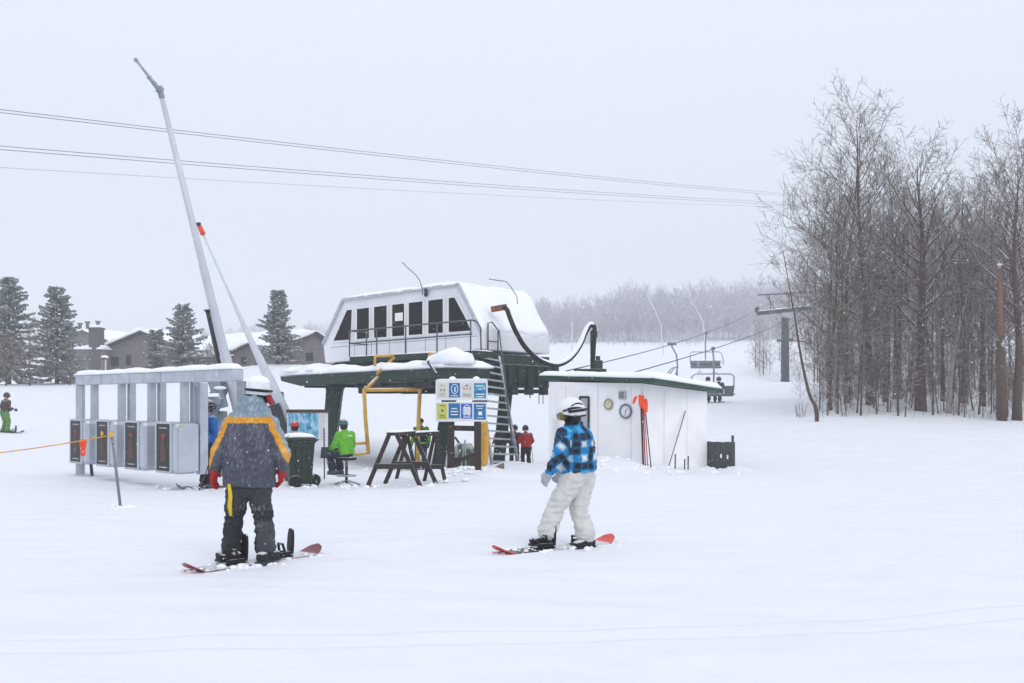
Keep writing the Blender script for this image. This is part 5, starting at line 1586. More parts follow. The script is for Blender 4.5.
def figure(label, J, f_head, toes, jacket, trousers, glove_m, boots_m, voxel=.012, wr=.008, hat=None, group=None, paint_j=None, paint_t=None, hem=.0,
           tors=None, puff=1.0, hair=None, sc=1.0, curl=.45, eyes=True, baggy=1.0, skin_face=True, palm_in=True, hand_s=1.0, boot_s=1.0):
    """J holds world joint positions: pel, chest, neck, head, sl, sr, el, er, wl, wr, hl, hr, kl, kr, al, ar (l = the person's left)."""
    base = Vector(((J['al'].x + J['ar'].x) / 2, (J['al'].y + J['ar'].y) / 2, min(J['al'].z, J['ar'].z) - .09 * sc))
    root = empty('person', base, label, 'person', group)
    J['head']
    up_s = (J['neck'] - J['pel']).normalized()
    side = (J['sl'] - J['sr']); side = (side - up_s * side.dot(up_s)).normalized()
    fr = side.cross(up_s).normalized()
    hu = (J['head'] - J['neck']).normalized() * .35 + UP * .65
    # body, one continuous skin
    b = MB()
    head_shape(b, J['head'], f_head, hu.normalized(), sc)
    b.limb([J['neck'] - up_s * .04 * sc, J['head'] - hu.normalized() * .05 * sc], [.058 * sc, .052 * sc], 12)
    for t, a, d_ in (): pass
    rg_ = [(J['pel'].lerp(J['neck'], t), side * (a * sc), fr * (d_ * sc)) for t, a, d_ in ((-.08, .13, .10), (.0, .15, .11), (.3, .13, .09), (.65, .16, .10), (.88, .15, .08), (1.0, .06, .06))]
    b.loft(rg_, 18)
    for q in ('l', 'r'):
        b.limb([J['s' + q], J['e' + q], J['w' + q]], [.055 * sc, .042 * sc, .03 * sc], 10)
        b.limb([J['h' + q], J['k' + q], J['a' + q]], [.085 * sc, .058 * sc, .04 * sc], 10)
        b.limb([J['a' + q] - UP * .03 * sc, J['a' + q] - UP * .045 * sc + toes[q] * .1 * sc], [.038 * sc, .03 * sc], 8)
    soft(b, 'body', SKIN, root, max(voxel, .011), 4)
    # trousers
    b = MB()
    b.loft([(J['pel'].lerp(J['neck'], t), side * (a * sc * baggy), fr * (d_ * sc * baggy)) for t, a, d_ in ((-.16, .12, .10), (-.05, .175, .14), (.08, .18, .14), (.26, .16, .125))], 18)
    for q in ('l', 'r'):
        h, k, a = J['h' + q], J['k' + q], J['a' + q]
        b.limb([h, h.lerp(k, .5), k, k.lerp(a, .5), a + (k - a).normalized() * .06 * sc], [.115 * sc * baggy, .10 * sc * baggy, .085 * sc * baggy, .086 * sc * baggy, .092 * sc * baggy], 14)
    soft(b, 'trousers', trousers, root, voxel, 4, wrinkle=wr * 1.2, wscale=(7, 7, 15), fine=wr * .4, paint=paint_t)
    # boots
    for q in ('l', 'r'):
        b = MB(); a = J['a' + q]; d_ = toes[q].normalized(); sc0 = sc; sc = sc * boot_s
        a = a + UP * (.09 * (sc - sc0))
        s2 = d_.cross(UP).normalized()
        b.limb([a + UP * .05 * sc, a - UP * .02 * sc], [.062 * sc, .06 * sc], 12)
        b.loft([(a - UP * .045 * sc + d_ * (t * sc), s2 * (w * sc), UP * (h_ * sc)) for t, w, h_ in ((-.10, .03, .03), (-.085, .045, .045), (0, .05, .055), (.09, .055, .045), (.15, .05, .036), (.178, .03, .02))], 14, power=3)
        bo = soft(b, 'boot', boots_m, root, max(voxel * .9, .009), 3)
        sole_ = MB().loft([(a - UP * .088 * sc + d_ * (t * sc), s2 * (w * sc), UP * (.012 * sc)) for t, w in ((-.108, .03), (-.09, .05), (0, .054), (.1, .06), (.16, .052), (.187, .028))], 14, power=3)
        sole_.build('sole', mat('grey_sole', (58, 60, 66), .7), bo, local=False); sc = sc0
    # jacket
    b = MB()
    tt = tors or ((-.06 - hem, .20, .155), (.12, .205, .16), (.4, .20, .155), (.68, .21, .155), (.86, .185, .135), (.98, .10, .095), (1.08, .078, .08))
    b.loft([(J['pel'].lerp(J['neck'], t), side * (a * sc * puff), fr * (d_ * sc * puff)) for t, a, d_ in tt], 22)
    for q in ('l', 'r'):
        s_, e, w = J['s' + q], J['e' + q], J['w' + q]
        b.limb([s_, s_.lerp(e, .5), e, e.lerp(w, .5), w], [.092 * sc * puff, .082 * sc * puff, .075 * sc * puff, .066 * sc * puff, .052 * sc * puff], 14)
    soft(b, 'jacket', jacket, root, voxel, 4, wrinkle=wr, wscale=(6, 6, 11), fine=wr * .45, paint=paint_j)
    # gloves
    for q in ('l', 'r'):
        b = MB(); d_ = (J['w' + q] - J['e' + q]).normalized()
        inn = (side * (-1 if q == 'l' else 1)) if palm_in else -UP
        hand(b, J['w' + q] + d_ * .03 * sc, d_, inn * 1.0 - fr * 0.15, fr, sc * 1.08 * hand_s, curl)
        b.limb([J['w' + q] - d_ * .03 * sc, J['w' + q] + d_ * .045 * sc], [.05 * sc * hand_s, .044 * sc * hand_s], 12)
        soft(b, 'glove', glove_m, root, max(.0055, voxel * .5), 2)
    # eyes
    sd = f_head.normalized().cross(hu.normalized()).normalized(); u = sd.cross(f_head.normalized()).normalized()
    if eyes:
        for k in (-1, 1):
            MB().ball(J['head'] + f_head.normalized() * .078 * sc + sd * (.03 * k * sc) + u * .012 * sc, .0125 * sc, 10, 8).build('eye', mat('eye', (60, 50, 46), .2), root, smooth=True)
    return root, sd, u, f_head.normalized()

def helmet(root, c, sd, f, u, shell_m, s=1.0, strap_m=BLACK, goggles=None, side_stripe=False):
    ax = (sd, f, u)
    m = MB()
    n, mm = 28, 16
    k0 = len(m.v)
    rows = []
    for j in range(mm + 1):
        ph = -.38 + (math.pi / 2 + .38) * j / mm
        for k in range(n):
            t = 2 * math.pi * k / n
            fx, fy = math.cos(t), math.sin(t)
            dip = .035 * max(0, fy) if j == 0 else 0
            m.v.append(tuple(c + sd * (.122 * s * math.cos(ph) * fx) + f * (.142 * s * math.cos(ph) * fy) + u * ((.135 * math.sin(ph) + dip) * s)))
    for j in range(mm):
        for k in range(n):
            m.f.append((j * n + k, j * n + (k + 1) % n, (j + 1) * n + (k + 1) % n, (j + 1) * n + k)); m.m.append(0)
    h = m.build('helmet', shell_m, root, smooth=True)
    md = h.modifiers.new('thick', 'SOLIDIFY'); md.thickness = .018 * s; md.offset = -1
    m = MB()
    rim = [c + sd * (.116 * s * math.cos(2 * math.pi * k / n)) + f * (.134 * s * math.sin(2 * math.pi * k / n)) + u * ((-.052 + .035 * max(0, math.sin(2 * math.pi * k / n))) * s) for k in range(n + 1)]
    m.tube(rim, .011 * s, 8)
    m.build('rim', strap_m, h, smooth=True)
    for k in (-1, 1):
        MB().ball(c + sd * (.100 * k * s) - u * .075 * s - f * .01 * s, (.026 * s, .045 * s, .055 * s), 12, 9, ax).build('ear_pad', strap_m, h, smooth=True)
    if side_stripe:
        m = MB()
        for z0, y0, y1, w_ in ((.012, .10, -.10, .017), (.052, .02, -.11, .009)):
            for k in (-1, 1):
                pts_ = []
                for q in range(9):
                    y = y0 + (y1 - y0) * q / 8; zz = z0 + .02 * math.sin(math.pi * q / 8)
                    xx = .124 * math.sqrt(max(.02, 1 - (y / .142) ** 2 - (zz / .135) ** 2))
                    pts_.append(c + sd * (xx * k * s) + f * (y * s) + u * (zz * s))
                m.tube(pts_, [w_ * s * (.35 + .65 * math.sin(math.pi * (q + .6) / 9.2)) for q in range(9)], 8)
        m.build('vent_stripe', strap_m, h, smooth=True)
    if goggles:
        m = MB()
        m.loft([(c - u * .03 * s + f * (.10 + d_) * s, sd * (w * s), u * (h_ * s)) for d_, w, h_ in ((-.03, .085, .042), (.0, .09, .048), (.025, .08, .044), (.034, .06, .034))], 18, power=3)
        g = m.build('goggles', goggles, root, smooth=True)
        m = MB()
        m.tube([c + sd * (.128 * s * math.cos(t)) + f * (.148 * s * math.sin(t)) + u * (.005 * s) * 1 for t in [math.pi * .12 - q * (math.pi * 1.24) / 20 for q in range(21)]], .017 * s, 8)
        m.build('strap', strap_m, g, smooth=True)
    return h

# --- the person in the grey and orange jacket (10 m away, seen from behind)
Y1 = 9.75
def q1(px, py, dy=0.0): return P(px, py, Y1 + dy)
J1 = dict(pel=q1(249, 484), chest=q1(249, 450), neck=q1(252, 411, -.02), head=q1(258.5, 394, .02),
          sl=q1(232, 425), sr=q1(270, 425), el=q1(217.5, 455, -.04), er=q1(283, 455, -.04), wl=q1(215.5, 468.5, .02), wr=q1(282, 468, .02),
          hl=q1(239, 487), hr=q1(259, 487), kl=q1(234, 518, .07), kr=q1(263.5, 518, .03), al=q1(231.5, 552.5, -.05), ar=q1(266, 552.5, -.05))
cx1 = J1['pel'].x
def paint1(p):
    dx = abs(p.x - (cx1 + .02)); z = p.z
    zs = 1.405 if dx < .20 else 1.405 - 2.1 * (dx - .20)
    wdt = .030 if dx < .2 else .066
    n_ = nz(p * 46)
    dust = .5 * max(0.0, nz((p.x * 60, p.y * 60, p.z * 24)) - .05) + max(0, n_ - .34) * .9 + .16 * (nz((p.x * 9, p.y * 9, p.z * 5)) + .3)
    dust = max(0, dust)
    if z < .80: dust *= .4
    if abs(p.x - cx1 - .01) < .006 and z < zs: dust = 0
    if abs(z - zs) < wdt + .004 * n_: c = (214, 146, 38)
    elif z > zs: c = (122, 142, 155); dust *= 1.3
    else: c = (74, 76, 88); dust *= .8
    dust = min(.55, dust * (1.0 if z > .95 else .6))
    return tuple(a * (1 - dust) + 225 * dust for a in c)
def paint1t(p):
    c = (31, 31, 36)
    dust = .45 * max(0.0, nz((p.x * 70, p.y * 70, p.z * 36 + 5)) + .1) * max(0, .35 + 1.2 * nz((p.x * 7, p.y * 7, p.z * 5))) + .08
    if p.x > cx1 + .1 and p.z < .42: c = (52, 53, 60)
    if .52 < p.z < .74 and p.y < Y1: dust = dust * 1.6 + .05
    dust = min(.5, dust)
    return tuple(a * (1 - dust) + 205 * dust for a in c)
tors1 = ((-.02, .245, .165), (.08, .25, .172), (.3, .255, .178), (.55, .26, .178), (.74, .262, .17), (.86, .245, .15), (.96, .20, .135), (1.06, .15, .125), (1.16, .118, .12), (1.22, .095, .105))
F1 = Vector((.12, 1, 0)).normalized()
pr1, sd, u, f = figure('person in a grey jacket with an orange stripe, seen from behind beside a snowboard', J1, F1, dict(l=Vector((-.75, .55, 0)).normalized(), r=Vector((.28, .9, 0)).normalized()),
    ATTR, ATTR, REDG, mat('black_snowboard_boot', (30, 31, 35), .6, var=.3, vscale=15, snow=.8, lo=.35, hi=.7, nscale=18), voxel=.0095, wr=.018, paint_j=paint1, paint_t=paint1t, tors=tors1, puff=1.03, baggy=1.08, curl=.55, hand_s=1.14, boot_s=1.16)
helmet(pr1, J1['head'] + UP * .035, sd, f, u, mat('snow_dusted_white_helmet', (222, 224, 228), .5, var=.08, vscale=12, snow=1, lo=.3, hi=.6), .94, goggles=mat('dark_goggle_lens', (30, 34, 42), .15))
m = MB().ball(J1['head'] + Vector((0, 0, .118)), (.108, .124, .062), 18, 10)
m.build('helmet_snow', SNOW, pr1, smooth=True)
m = MB()
m.bar(J1['head'] + Vector((.115, -.06, -.03)), J1['head'] + Vector((.125, .0, -.09)), .03, .05)
m.build('red_toggle', REDG, pr1)
pp_ = [q1(229, 484, -.16), q1(230.5, 496, -.155), q1(229.5, 506, -.16), q1(231, 516, -.15)]
MB().loft([(p, Vector((w, 0, 0)), Vector((0, .008, 0))) for p, w in zip(pp_, (.016, .020, .022, .014))], 10).build('yellow_strap', mat('yellow_webbing', (214, 184, 40), .7), pr1, smooth=True)

def snowboard(label, c, yaw, L_, colf, bind, w=.27):
    r = empty('snowboard', c, label, 'snowboard', None, yaw)
    n = 60; m = MB(); top, bot = [], []
    cols = []
    nw = 8
    for i in range(n + 1):
        t = -1 + 2 * i / n
        hw = w / 2 * (1 - .10 * (1 - t * t)) * math.sqrt(max(0.0, 1 - max(0, (abs(t) - .80) / .20) ** 2.4)) + .004
        zz = .085 * max(0, (abs(t) - .76) / .24) ** 1.8 + .012
        for j in range(nw + 1):
            y = -hw + 2 * hw * j / nw
            top.append(Vector((t * L_ / 2, y, zz + .009))); bot.append(Vector((t * L_ / 2, y, zz)))
    k = len(top); W_ = nw + 1; f_ = []
    for i in range(n):
        for j in range(nw):
            q = (i * W_ + j, i * W_ + j + 1, (i + 1) * W_ + j + 1, (i + 1) * W_ + j)
            f_.append(tuple(reversed(q))); f_.append(tuple(x + k for x in q))
    for i in range(n):
        for j in (0, nw):
            a, b = i * W_ + j, (i + 1) * W_ + j
            f_.append((a, b, b + k, a + k))
    for i in (0, n):
        for j in range(nw):
            a, b = i * W_ + j, i * W_ + j + 1
            f_.append((a, b, b + k, a + k))
    m.add(top + bot, f_)
    o = m.build('deck', mat('glossy_board_print', attr=True, rough=.35, var=.05, spec=.4), r, smooth=False, local=True)
    at = o.data.color_attributes.new('paint', 'FLOAT_COLOR', 'POINT')
    a = np.ones((2 * k, 4))
    for i, p in enumerate(top + bot): a[i, :3] = lin(colf(p.x / (L_ / 2), p.y / (w / 2), i >= k))
    at.data.foreach_set('color', a.ravel())
    for bx_, ba, hbl in bind:
        ca, sa = math.cos(ba), math.sin(ba)
        ux, uy = Vector((-sa, ca, 0)), Vector((-ca, -sa, 0))     # ux along the foot
        cc = Vector((bx_, 0, .03))
        m = MB().box(cc, (.11, .26, .025), (uy, ux, UP))
        m.box(cc + uy * .06 + UP * .025, (.012, .2, .05), (uy, ux, UP)).box(cc - uy * .06 + UP * .025, (.012, .2, .05), (uy, ux, UP))
        bd = m.build('binding', BLACK, r, local=True, bevel=.006)
        hb = MB().loft([((cc - ux * (.12 + .05 * z) + UP * z) if hbl else (cc - ux * (.12 - .9 * z) + UP * (.02 + .12 * z)), uy * a_, (ux if hbl else UP) * .012) for z, a_ in ((.02, .06), (.1, .066), (.2, .06), (.26, .045), (.275, .02))], 12, power=4)
        hb.build('highback', BLACK, bd, local=True)
        m = MB()
        for dy, hh_ in ((-.03, .13), (.08, .09)):
            m.tube([cc + ux * dy - uy * .06 + UP * .05, cc + ux * (dy + .02) - uy * .045 + UP * hh_, cc + ux * (dy + .02) + uy * .045 + UP * hh_, cc + ux * dy + uy * .06 + UP * .05], .014, 6)
        m.build('strap', BLACK, bd, local=True)
    return r
def bc1(t, v, under):
    if under: return (150, 40, 48)
    if t < -.72: return (160, 46, 54) if abs(v) < .6 else (206, 200, 204)
    if t > .80: return (120, 48, 54)
    return (206, 209, 216) if nz((t * 5, v * 2, 1)) > -.3 else (150, 154, 164)
gzb = G(-2.53, 9.85)
snowboard('white and dark red snowboard with one empty upright binding, lying across the snow', (-2.53, 9.83, gzb - .008), math.atan2(.78, .62), 1.60, bc1, ((-.27, R(82), 1), (.29, R(80), 1)))

# --- the person in the plaid jacket, gliding to the left
Y2 = 10.9
def q2_(px, py, dy=0.0): return P(px, py, Y2 + dy)
J2 = dict(pel=q2_(578, 472), chest=q2_(577, 450), neck=q2_(574, 426.5), head=q2_(571, 414.5),
          sl=q2_(564.5, 435, -.17), sr=q2_(584, 435, .15), el=q2_(559.5, 455, -.26), er=q2_(585, 457, .30), wl=q2_(550, 471.5, -.20), wr=q2_(566, 472, .24),
          hl=q2_(573, 478, -.08), hr=q2_(583.5, 478, .09), kl=q2_(555.5, 508, -.09), kr=q2_(578.5, 509, .03), al=q2_(545.5, 536, -.12), ar=q2_(587, 539, -.06))
def paint2(p):
    a = (p.x * .82 + p.y * .57) ; b = p.z
    if p.x < .62 and p.z < 1.22: a, b = p.x * .5 - p.z * .62, p.x * .7 + p.z * .7
    a += .02 * nz(p * 7); b += .02 * nz(p * 6 + Vector((5, 0, 0)))
    i = math.floor(a / .078); j = math.floor(b / .078)
    e, g_ = i % 2, j % 2
    if e and g_: c = (24, 26, 34)
    elif (e or g_):
        c = ((24, 138, 196), (30, 40, 60), (40, 160, 212), (24, 124, 182))[(i * 7 + j * 5) % 4]
    else: c = ((214, 220, 226), (66, 174, 220), (206, 210, 216))[(i * 3 + j * 7) % 3]
    fu = min(a / .078 - i, 1 - a / .078 + i, b / .078 - j, 1 - b / .078 + j)
    if fu < .2: c = tuple(.55 * v + .45 * w_ for v, w_ in zip(c, (44, 120, 170)))
    d_ = max(0, nz(p * 50) - .38)
    return tuple(v * (1 - d_) + 225 * d_ for v in c)
F2 = Vector((-1, -.18, -.12)).normalized()
PANT = mat('off_white_snow_trousers', (206, 206, 202), .8, var=.07, vscale=9, bump=.15, bscale=60)
tors2 = ((.0, .20, .19), (.1, .21, .20), (.4, .205, .195), (.7, .205, .19), (.88, .165, .15), (1.0, .10, .10), (1.1, .088, .09))
pr2, sd, u, f = figure('person in a blue black and white plaid jacket and off white trousers, gliding left', J2, F2, dict(l=Vector((-.9, -.15, 0)).normalized(), r=Vector((-.7, -.5, 0)).normalized()),
    ATTR, PANT, mat('light_grey_glove', (172, 176, 182), .75, var=.15, vscale=20), mat('black_snowboard_boot'), voxel=.010, wr=.015, paint_j=paint2, tors=tors2, puff=1.06, baggy=1.18, curl=.7)
helmet(pr2, J2['head'] + UP * .035, sd, f, u, mat('white_helmet', (226, 228, 230), .35, var=.03, coat=.3), 1.14, goggles=mat('amber_goggle_lens', (120, 104, 48), .15), side_stripe=True)
m = MB()
nk = J2['neck']; 
m.loft([(nk + (J2['head'] - nk) * t, sd * a, f * b) for t, a, b in ((-.1, .085, .09), (.2, .08, .085), (.55, .082, .095), (.75, .075, .10), (.86, .06, .08))], 16)
soft(m, 'neck_warmer', BLACKC, pr2, .011, 3, wrinkle=.006)
def bc2(t, v, under):
    if t < -.76: return (206, 52, 48)
    if t > .82: return (216, 62, 52)
    return (44, 46, 52) if t < -.05 + .1 * v else (206, 208, 212)
snowboard('dark snowboard with bright red tips under the person in plaid', (.47, 10.80, G(.47, 10.8) - .012), math.atan2(.57, .82), 1.60, bc2, ((-.17, R(84), 1), (.36, R(96), 0)))

# --- smaller figures
def stand(x, Y, H, yaw, arms='down', z=None, stance=.1, lean=0.0, bend=.0):
    """Standing joints of a person H metres tall facing yaw (0 = towards the viewer)."""
    s = H / 1.78
    z = G(x, Y) if z is None else z
    c, sn_ = math.cos(yaw), math.sin(yaw)
    def T(a, b, h):   # a = to the person's left, b = forward
        fx, fy = sn_, -c
        lx, ly = c, sn_
        return Vector((x + (a * lx + b * fx) * s, Y + (a * ly + b * fy) * s, z + h * s))
    J = dict(pel=T(0, -.02, .93 - bend), chest=T(0, lean * .5, 1.25 - bend), neck=T(0, lean, 1.47 - bend), head=T(0, lean + .03, 1.635 - bend),
             sl=T(.19, lean, 1.40 - bend), sr=T(-.19, lean, 1.40 - bend), hl=T(.1, -.02, .9 - bend), hr=T(-.1, -.02, .9 - bend),
             kl=T(stance + .02, .04 + bend, .5 - bend * .5), kr=T(-stance - .02, .04 + bend, .5 - bend * .5), al=T(stance + .02, 0, .09), ar=T(-stance - .02, 0, .09))
    if arms == 'down':
        J.update(el=T(.27, lean - .02, 1.14 - bend), er=T(-.27, lean - .02, 1.14 - bend), wl=T(.29, lean + .1, .92 - bend), wr=T(-.29, lean + .1, .92 - bend))
    elif arms == 'poles':
        J.update(el=T(.28, lean - .05, 1.14 - bend), er=T(-.28, lean - .05, 1.14 - bend), wl=T(.26, lean + .2, 1.06 - bend), wr=T(-.26, lean + .2, 1.06 - bend))
    elif arms == 'fold':
        J.update(el=T(.27, lean + .02, 1.14 - bend), er=T(-.27, lean + .02, 1.14 - bend), wl=T(.12, lean + .2, 1.08 - bend), wr=T(-.12, lean + .2, 1.08 - bend))
    fd = Vector((sn_, -c, 0))
    return J, fd, dict(l=fd, r=fd), s
def beanie(root, c, sd, f, u, m_, s):
    m = MB().ball(c + u * .05 * s, (.098 * s, .115 * s, .088 * s), 16, 10, (sd, f, u))
    n = 20
    m.tube([c + u * .028 * s + sd * (.092 * s * math.cos(2 * math.pi * k / n)) + f * (.11 * s * math.sin(2 * math.pi * k / n)) for k in range(n + 1)], .018 * s, 8)
    m.build('hat', m_, root, smooth=True)
def hair_part(root, c, sd, f, u, m_, s):
    m = MB().ball(c - f * .025 * s - u * .01 * s, (.09 * s, .09 * s, .105 * s), 14, 10, (sd, f, u))
    m.build('hair', m_, root, smooth=True)
HAIR = mat('dark_brown_hair', (52, 40, 34), .7, var=.2, vscale=30)
def cloth(name, col, v=.16): return mat(name, col, .8, var=v, vscale=10, bump=.15, bscale=60, snow=.35, lo=.4, hi=.9, nscale=20)
def ski_pair(base, fd, labels, col, L_=1.5, gap=.2, s=1.0, tilt=0.0, zoff=0.0):
    sd_ = fd.cross(UP).normalized()
    for k, la in zip((-1, 1), labels):
        c = base + sd_ * (gap / 2 * k)
        m = MB()
        pts = [(-.5, .0, .036), (-.47, .0, .04), (0, .0, .033), (.40, .005, .04), (.47, .035, .036), (.5, .075, .02)]
        fdt = (fd * math.cos(tilt) + UP * math.sin(tilt)).normalized(); ut = sd_.cross(fdt).normalized()
        m.loft([(c + fdt * (t * L_) + ut * (z_ + .015 + zoff), sd_ * w_, ut * .008) for t, z_, w_ in pts], 8, power=4)
        o = m.build('ski', mat(col[0], col[1], .4), None)
        tag(o, la, 'ski', 'skis worn by the lift riders' if tilt else None)
def ski_pole(a, b, label, group=None):
    m = MB().tube([a, b], .010, 6)
    d = (b - a).normalized(); q = a.lerp(b, .93)
    r = empty('ski_pole', (b.x, b.y, b.z), label, 'ski pole', group)
    m.build('shaft', mat('dark_pole_metal', (70, 72, 78), .4, metal=.4), r)
    MB().tube([q - d * .008, q + d * .008], .045, 10).build('basket', BLACK, r)
    MB().tube([a - d * .0, a + d * .13], .017, 8).build('grip', BLACK, r)

# seated attendant on a stool
Yo = 20.0
xo = X(346.5, Yo); zo = G(xo, Yo)
st = empty('stool', (xo, Yo, zo), 'round swivel stool with foot ring under the green jacketed attendant', 'stool')
zs = Z(458.5, Yo)
MB().tube([Vector((xo, Yo, zs - .03)), Vector((xo, Yo, zs + .03))], .20, 20).build('seat', BLACK, st, bevel=.01)
MB().tube([Vector((xo, Yo, zo + .05)), Vector((xo, Yo, zs - .03))], .028, 10).build('stem', DARK, st, smooth=True)
m = MB(); n = 24
m.tube([Vector((xo + .19 * math.cos(2 * math.pi * k / n), Yo + .19 * math.sin(2 * math.pi * k / n), zo + .2)) for k in range(n + 1)], .013, 8)
for k in range(4): m.tube([Vector((xo, Yo, zo + .2)), Vector((xo + .19 * math.cos(k * 1.57 + .4), Yo + .19 * math.sin(k * 1.57 + .4), zo + .2))], .010, 6)
m.build('foot_ring', GALV, st, smooth=True)
for k in range(5):
    a = 2 * math.pi * k / 5 + .3
    MB().tube([Vector((xo, Yo, zo + .10)), Vector((xo + .16 * math.cos(a), Yo + .16 * math.sin(a), zo + .06)), Vector((xo + .28 * math.cos(a), Yo + .28 * math.sin(a), zo + .01))], .018, 8).build('leg', GALV, st, smooth=True)
fo = Vector((-.72, .60, 0)).normalized(); lo_s = Vector((-fo.y, fo.x, 0))   # person's left
lo_s = UP.cross(fo)
def so(a, b, h): return Vector((xo, Yo, 0)) + lo_s * a + fo * b + UP * h
so_ = .88
Jo = dict(pel=so(0, 0, zs + .10), chest=so(0, .03, zs + .36), neck=so(0, .06, zs + .535), head=so(0, .10, zs + .665), sl=so(.17, .05, zs + .47), sr=so(-.17, .05, zs + .47),
          el=so(.25, .10, zs + .25), er=so(-.25, .10, zs + .25), wl=so(.16, .29, zs + .19), wr=so(-.16, .29, zs + .19),
          hl=so(.09, .04, zs + .08), hr=so(-.09, .04, zs + .08), kl=so(.13, .36, zs + .05), kr=so(-.10, .36, zs + .05), al=so(.10, .30, zs - .25), ar=so(-.08, .28, zs - .25))
GRJ = mat('bright_green_jacket', (98, 172, 46), .8, var=.12, vscale=9, bump=.12, bscale=50)
po, sd, u, f = figure('attendant in a bright green jacket and teal hat sitting on a stool', Jo, fo, dict(l=fo, r=fo), GRJ, cloth('navy_trousers', (44, 50, 66)), BLACKC, mat('grey_winter_boot', (92, 94, 98), .7), voxel=.014, wr=.012, sc=.88, curl=.6)
beanie(po, Jo['head'], sd, f, u, cloth('teal_hat', (52, 92, 96)), .9)
hair_part(po, Jo['head'], sd, f, u, HAIR, .88)
m = MB()
cbk = Jo['chest'] + UP * .10 - fo * .155
for k in range(5):
    m.box(cbk + lo_s * (-.06 + .022 * k) * -1, (.014, .012, .022), (lo_s, fo, UP))
m.build('back_print', WP, po)

# standing attendant in green behind the sawhorses
xg, Yg = X(421, 29), 29.0
Jg, fd, tt, s = stand(xg, Yg, 1.55, R(200), 'down')
pg, sd, u, f = figure('attendant in green and black standing behind the sawhorses by the yellow frame', Jg, fd, tt, mat('bright_green_jacket'), cloth('navy_trousers', (44, 50, 66)), BLACKC, mat('black_snowboard_boot'), voxel=.018, wr=.01, sc=s)
beanie(pg, Jg['head'], sd, f, u, cloth('black_hat', (28, 30, 34)), s)
m = MB().loft([(Jg['pel'].lerp(Jg['neck'], t), (Jg['sl'] - Jg['sr']).normalized() * (a * s), fd * (b * s)) for t, a, b in ((.1, .16, .02), (.2, .17, .05), (.7, .16, .05), (.85, .1, .03))], 12)
m.v = [tuple(Vector(v) - fd * .16 * s) for v in m.v]
m.build('back_panel', BLACKC, pg, smooth=True)

# skiers at the foot of the ladder
Yk = 31.0
def skier(px, H, yaw, jac, trs, hatm, label, Y=Yk, arms='poles', hat='helmet', bend=.05, lean=.08, group='skiers waiting at the foot of the ladder', sknames=None):
    x = X(px, Y)
    J, fd, tt, s = stand(x, Y, H, yaw, arms, lean=lean, bend=bend)
    p, sd, u, f = figure(label, J, fd, tt, jac, trs, BLACKC, mat('grey_ski_boot', (70, 72, 78), .5), voxel=.018, wr=.010, sc=s, group=group)
    if hat == 'helmet': helmet(p, J['head'] + UP * .03 * s, sd, f, u, hatm, .98 * s, goggles=mat('dark_goggle_lens'))
    else: beanie(p, J['head'], sd, f, u, hatm, s); hair_part(p, J['head'], sd, f, u, HAIR, s)
    return p, J, fd, s
BKT = cloth('black_ski_trousers', (28, 28, 34)); BHEL = mat('black_helmet', (30, 31, 36), .4, snow=.5, lo=.4, hi=.8)
_, Jr, fdr, sr_ = skier(526, 1.40, R(190), cloth('red_jacket', (186, 36, 48)), BKT, BHEL, 'skier in a red jacket and black trousers nearest the hut')
ski_pole(Jr['wr'] + UP * .08, Vector((Jr['wr'].x + .08, Jr['wr'].y + .1, G(Jr['wr'].x, Jr['wr'].y))), 'dark ski pole held by the skier in red')
_, Jn, fdn, _ = skier(514, 1.42, R(165), cloth('navy_jacket', (44, 46, 66)), BKT, BHEL, 'skier in a dark navy jacket, close left of the skier in red', Y=31.5)
_, Jn2, _, _ = skier(501, 1.36, R(200), cloth('orange_red_jacket', (206, 66, 44)), cloth('dark_grey_trousers', (60, 62, 70)), BHEL, 'skier in an orange red jacket half hidden behind the ladder', Y=32.5)
for nm, base_, fd_ in (('red jacketed skier by the hut', Vector((X(525, Yk), Yk, G(X(525, Yk), Yk))), fdr), ('navy jacketed skier', Vector((X(515.5, 31.5), 31.5, G(X(515.5, 31.5), 31.5))), fdn)):
    ski_pair(base_, fd_, ('ski under the left side of the ' + nm, 'ski under the right side of the ' + nm), ('dark_ski', (48, 50, 58)), 1.25, .2)
# person in blue behind the gates
xb = X(207, 18.6)
Jb, fd, tt, s = stand(xb, 18.6, 1.66, R(140), 'fold', bend=.03)
pb_o, sd, u, f = figure('person in a blue jacket and black trousers half hidden behind the nearest ticket gate', Jb, fd, tt, cloth('strong_blue_jacket', (22, 98, 168)), BKT, BLACKC, mat('grey_ski_boot', (70, 72, 78), .5), voxel=.016, wr=.01, sc=s)
helmet(pb_o, Jb['head'] + UP * .03, sd, f, u, BHEL, s, goggles=mat('dark_goggle_lens'))
ski_pair(Vector((xb - .05, 18.6, G(xb, 18.6))), Vector((-.95, -.3, 0)).normalized(), ('nearer ski under the person in blue', 'farther ski under the person in blue'), ('dark_ski', (48, 50, 58)), 1.0, .24)
ski_pole(P(210, 462, 18.0), Vector((X(199, 17.9), 17.9, G(X(199, 17.9), 17.9))), 'thin ski pole slanting beside the person in blue')
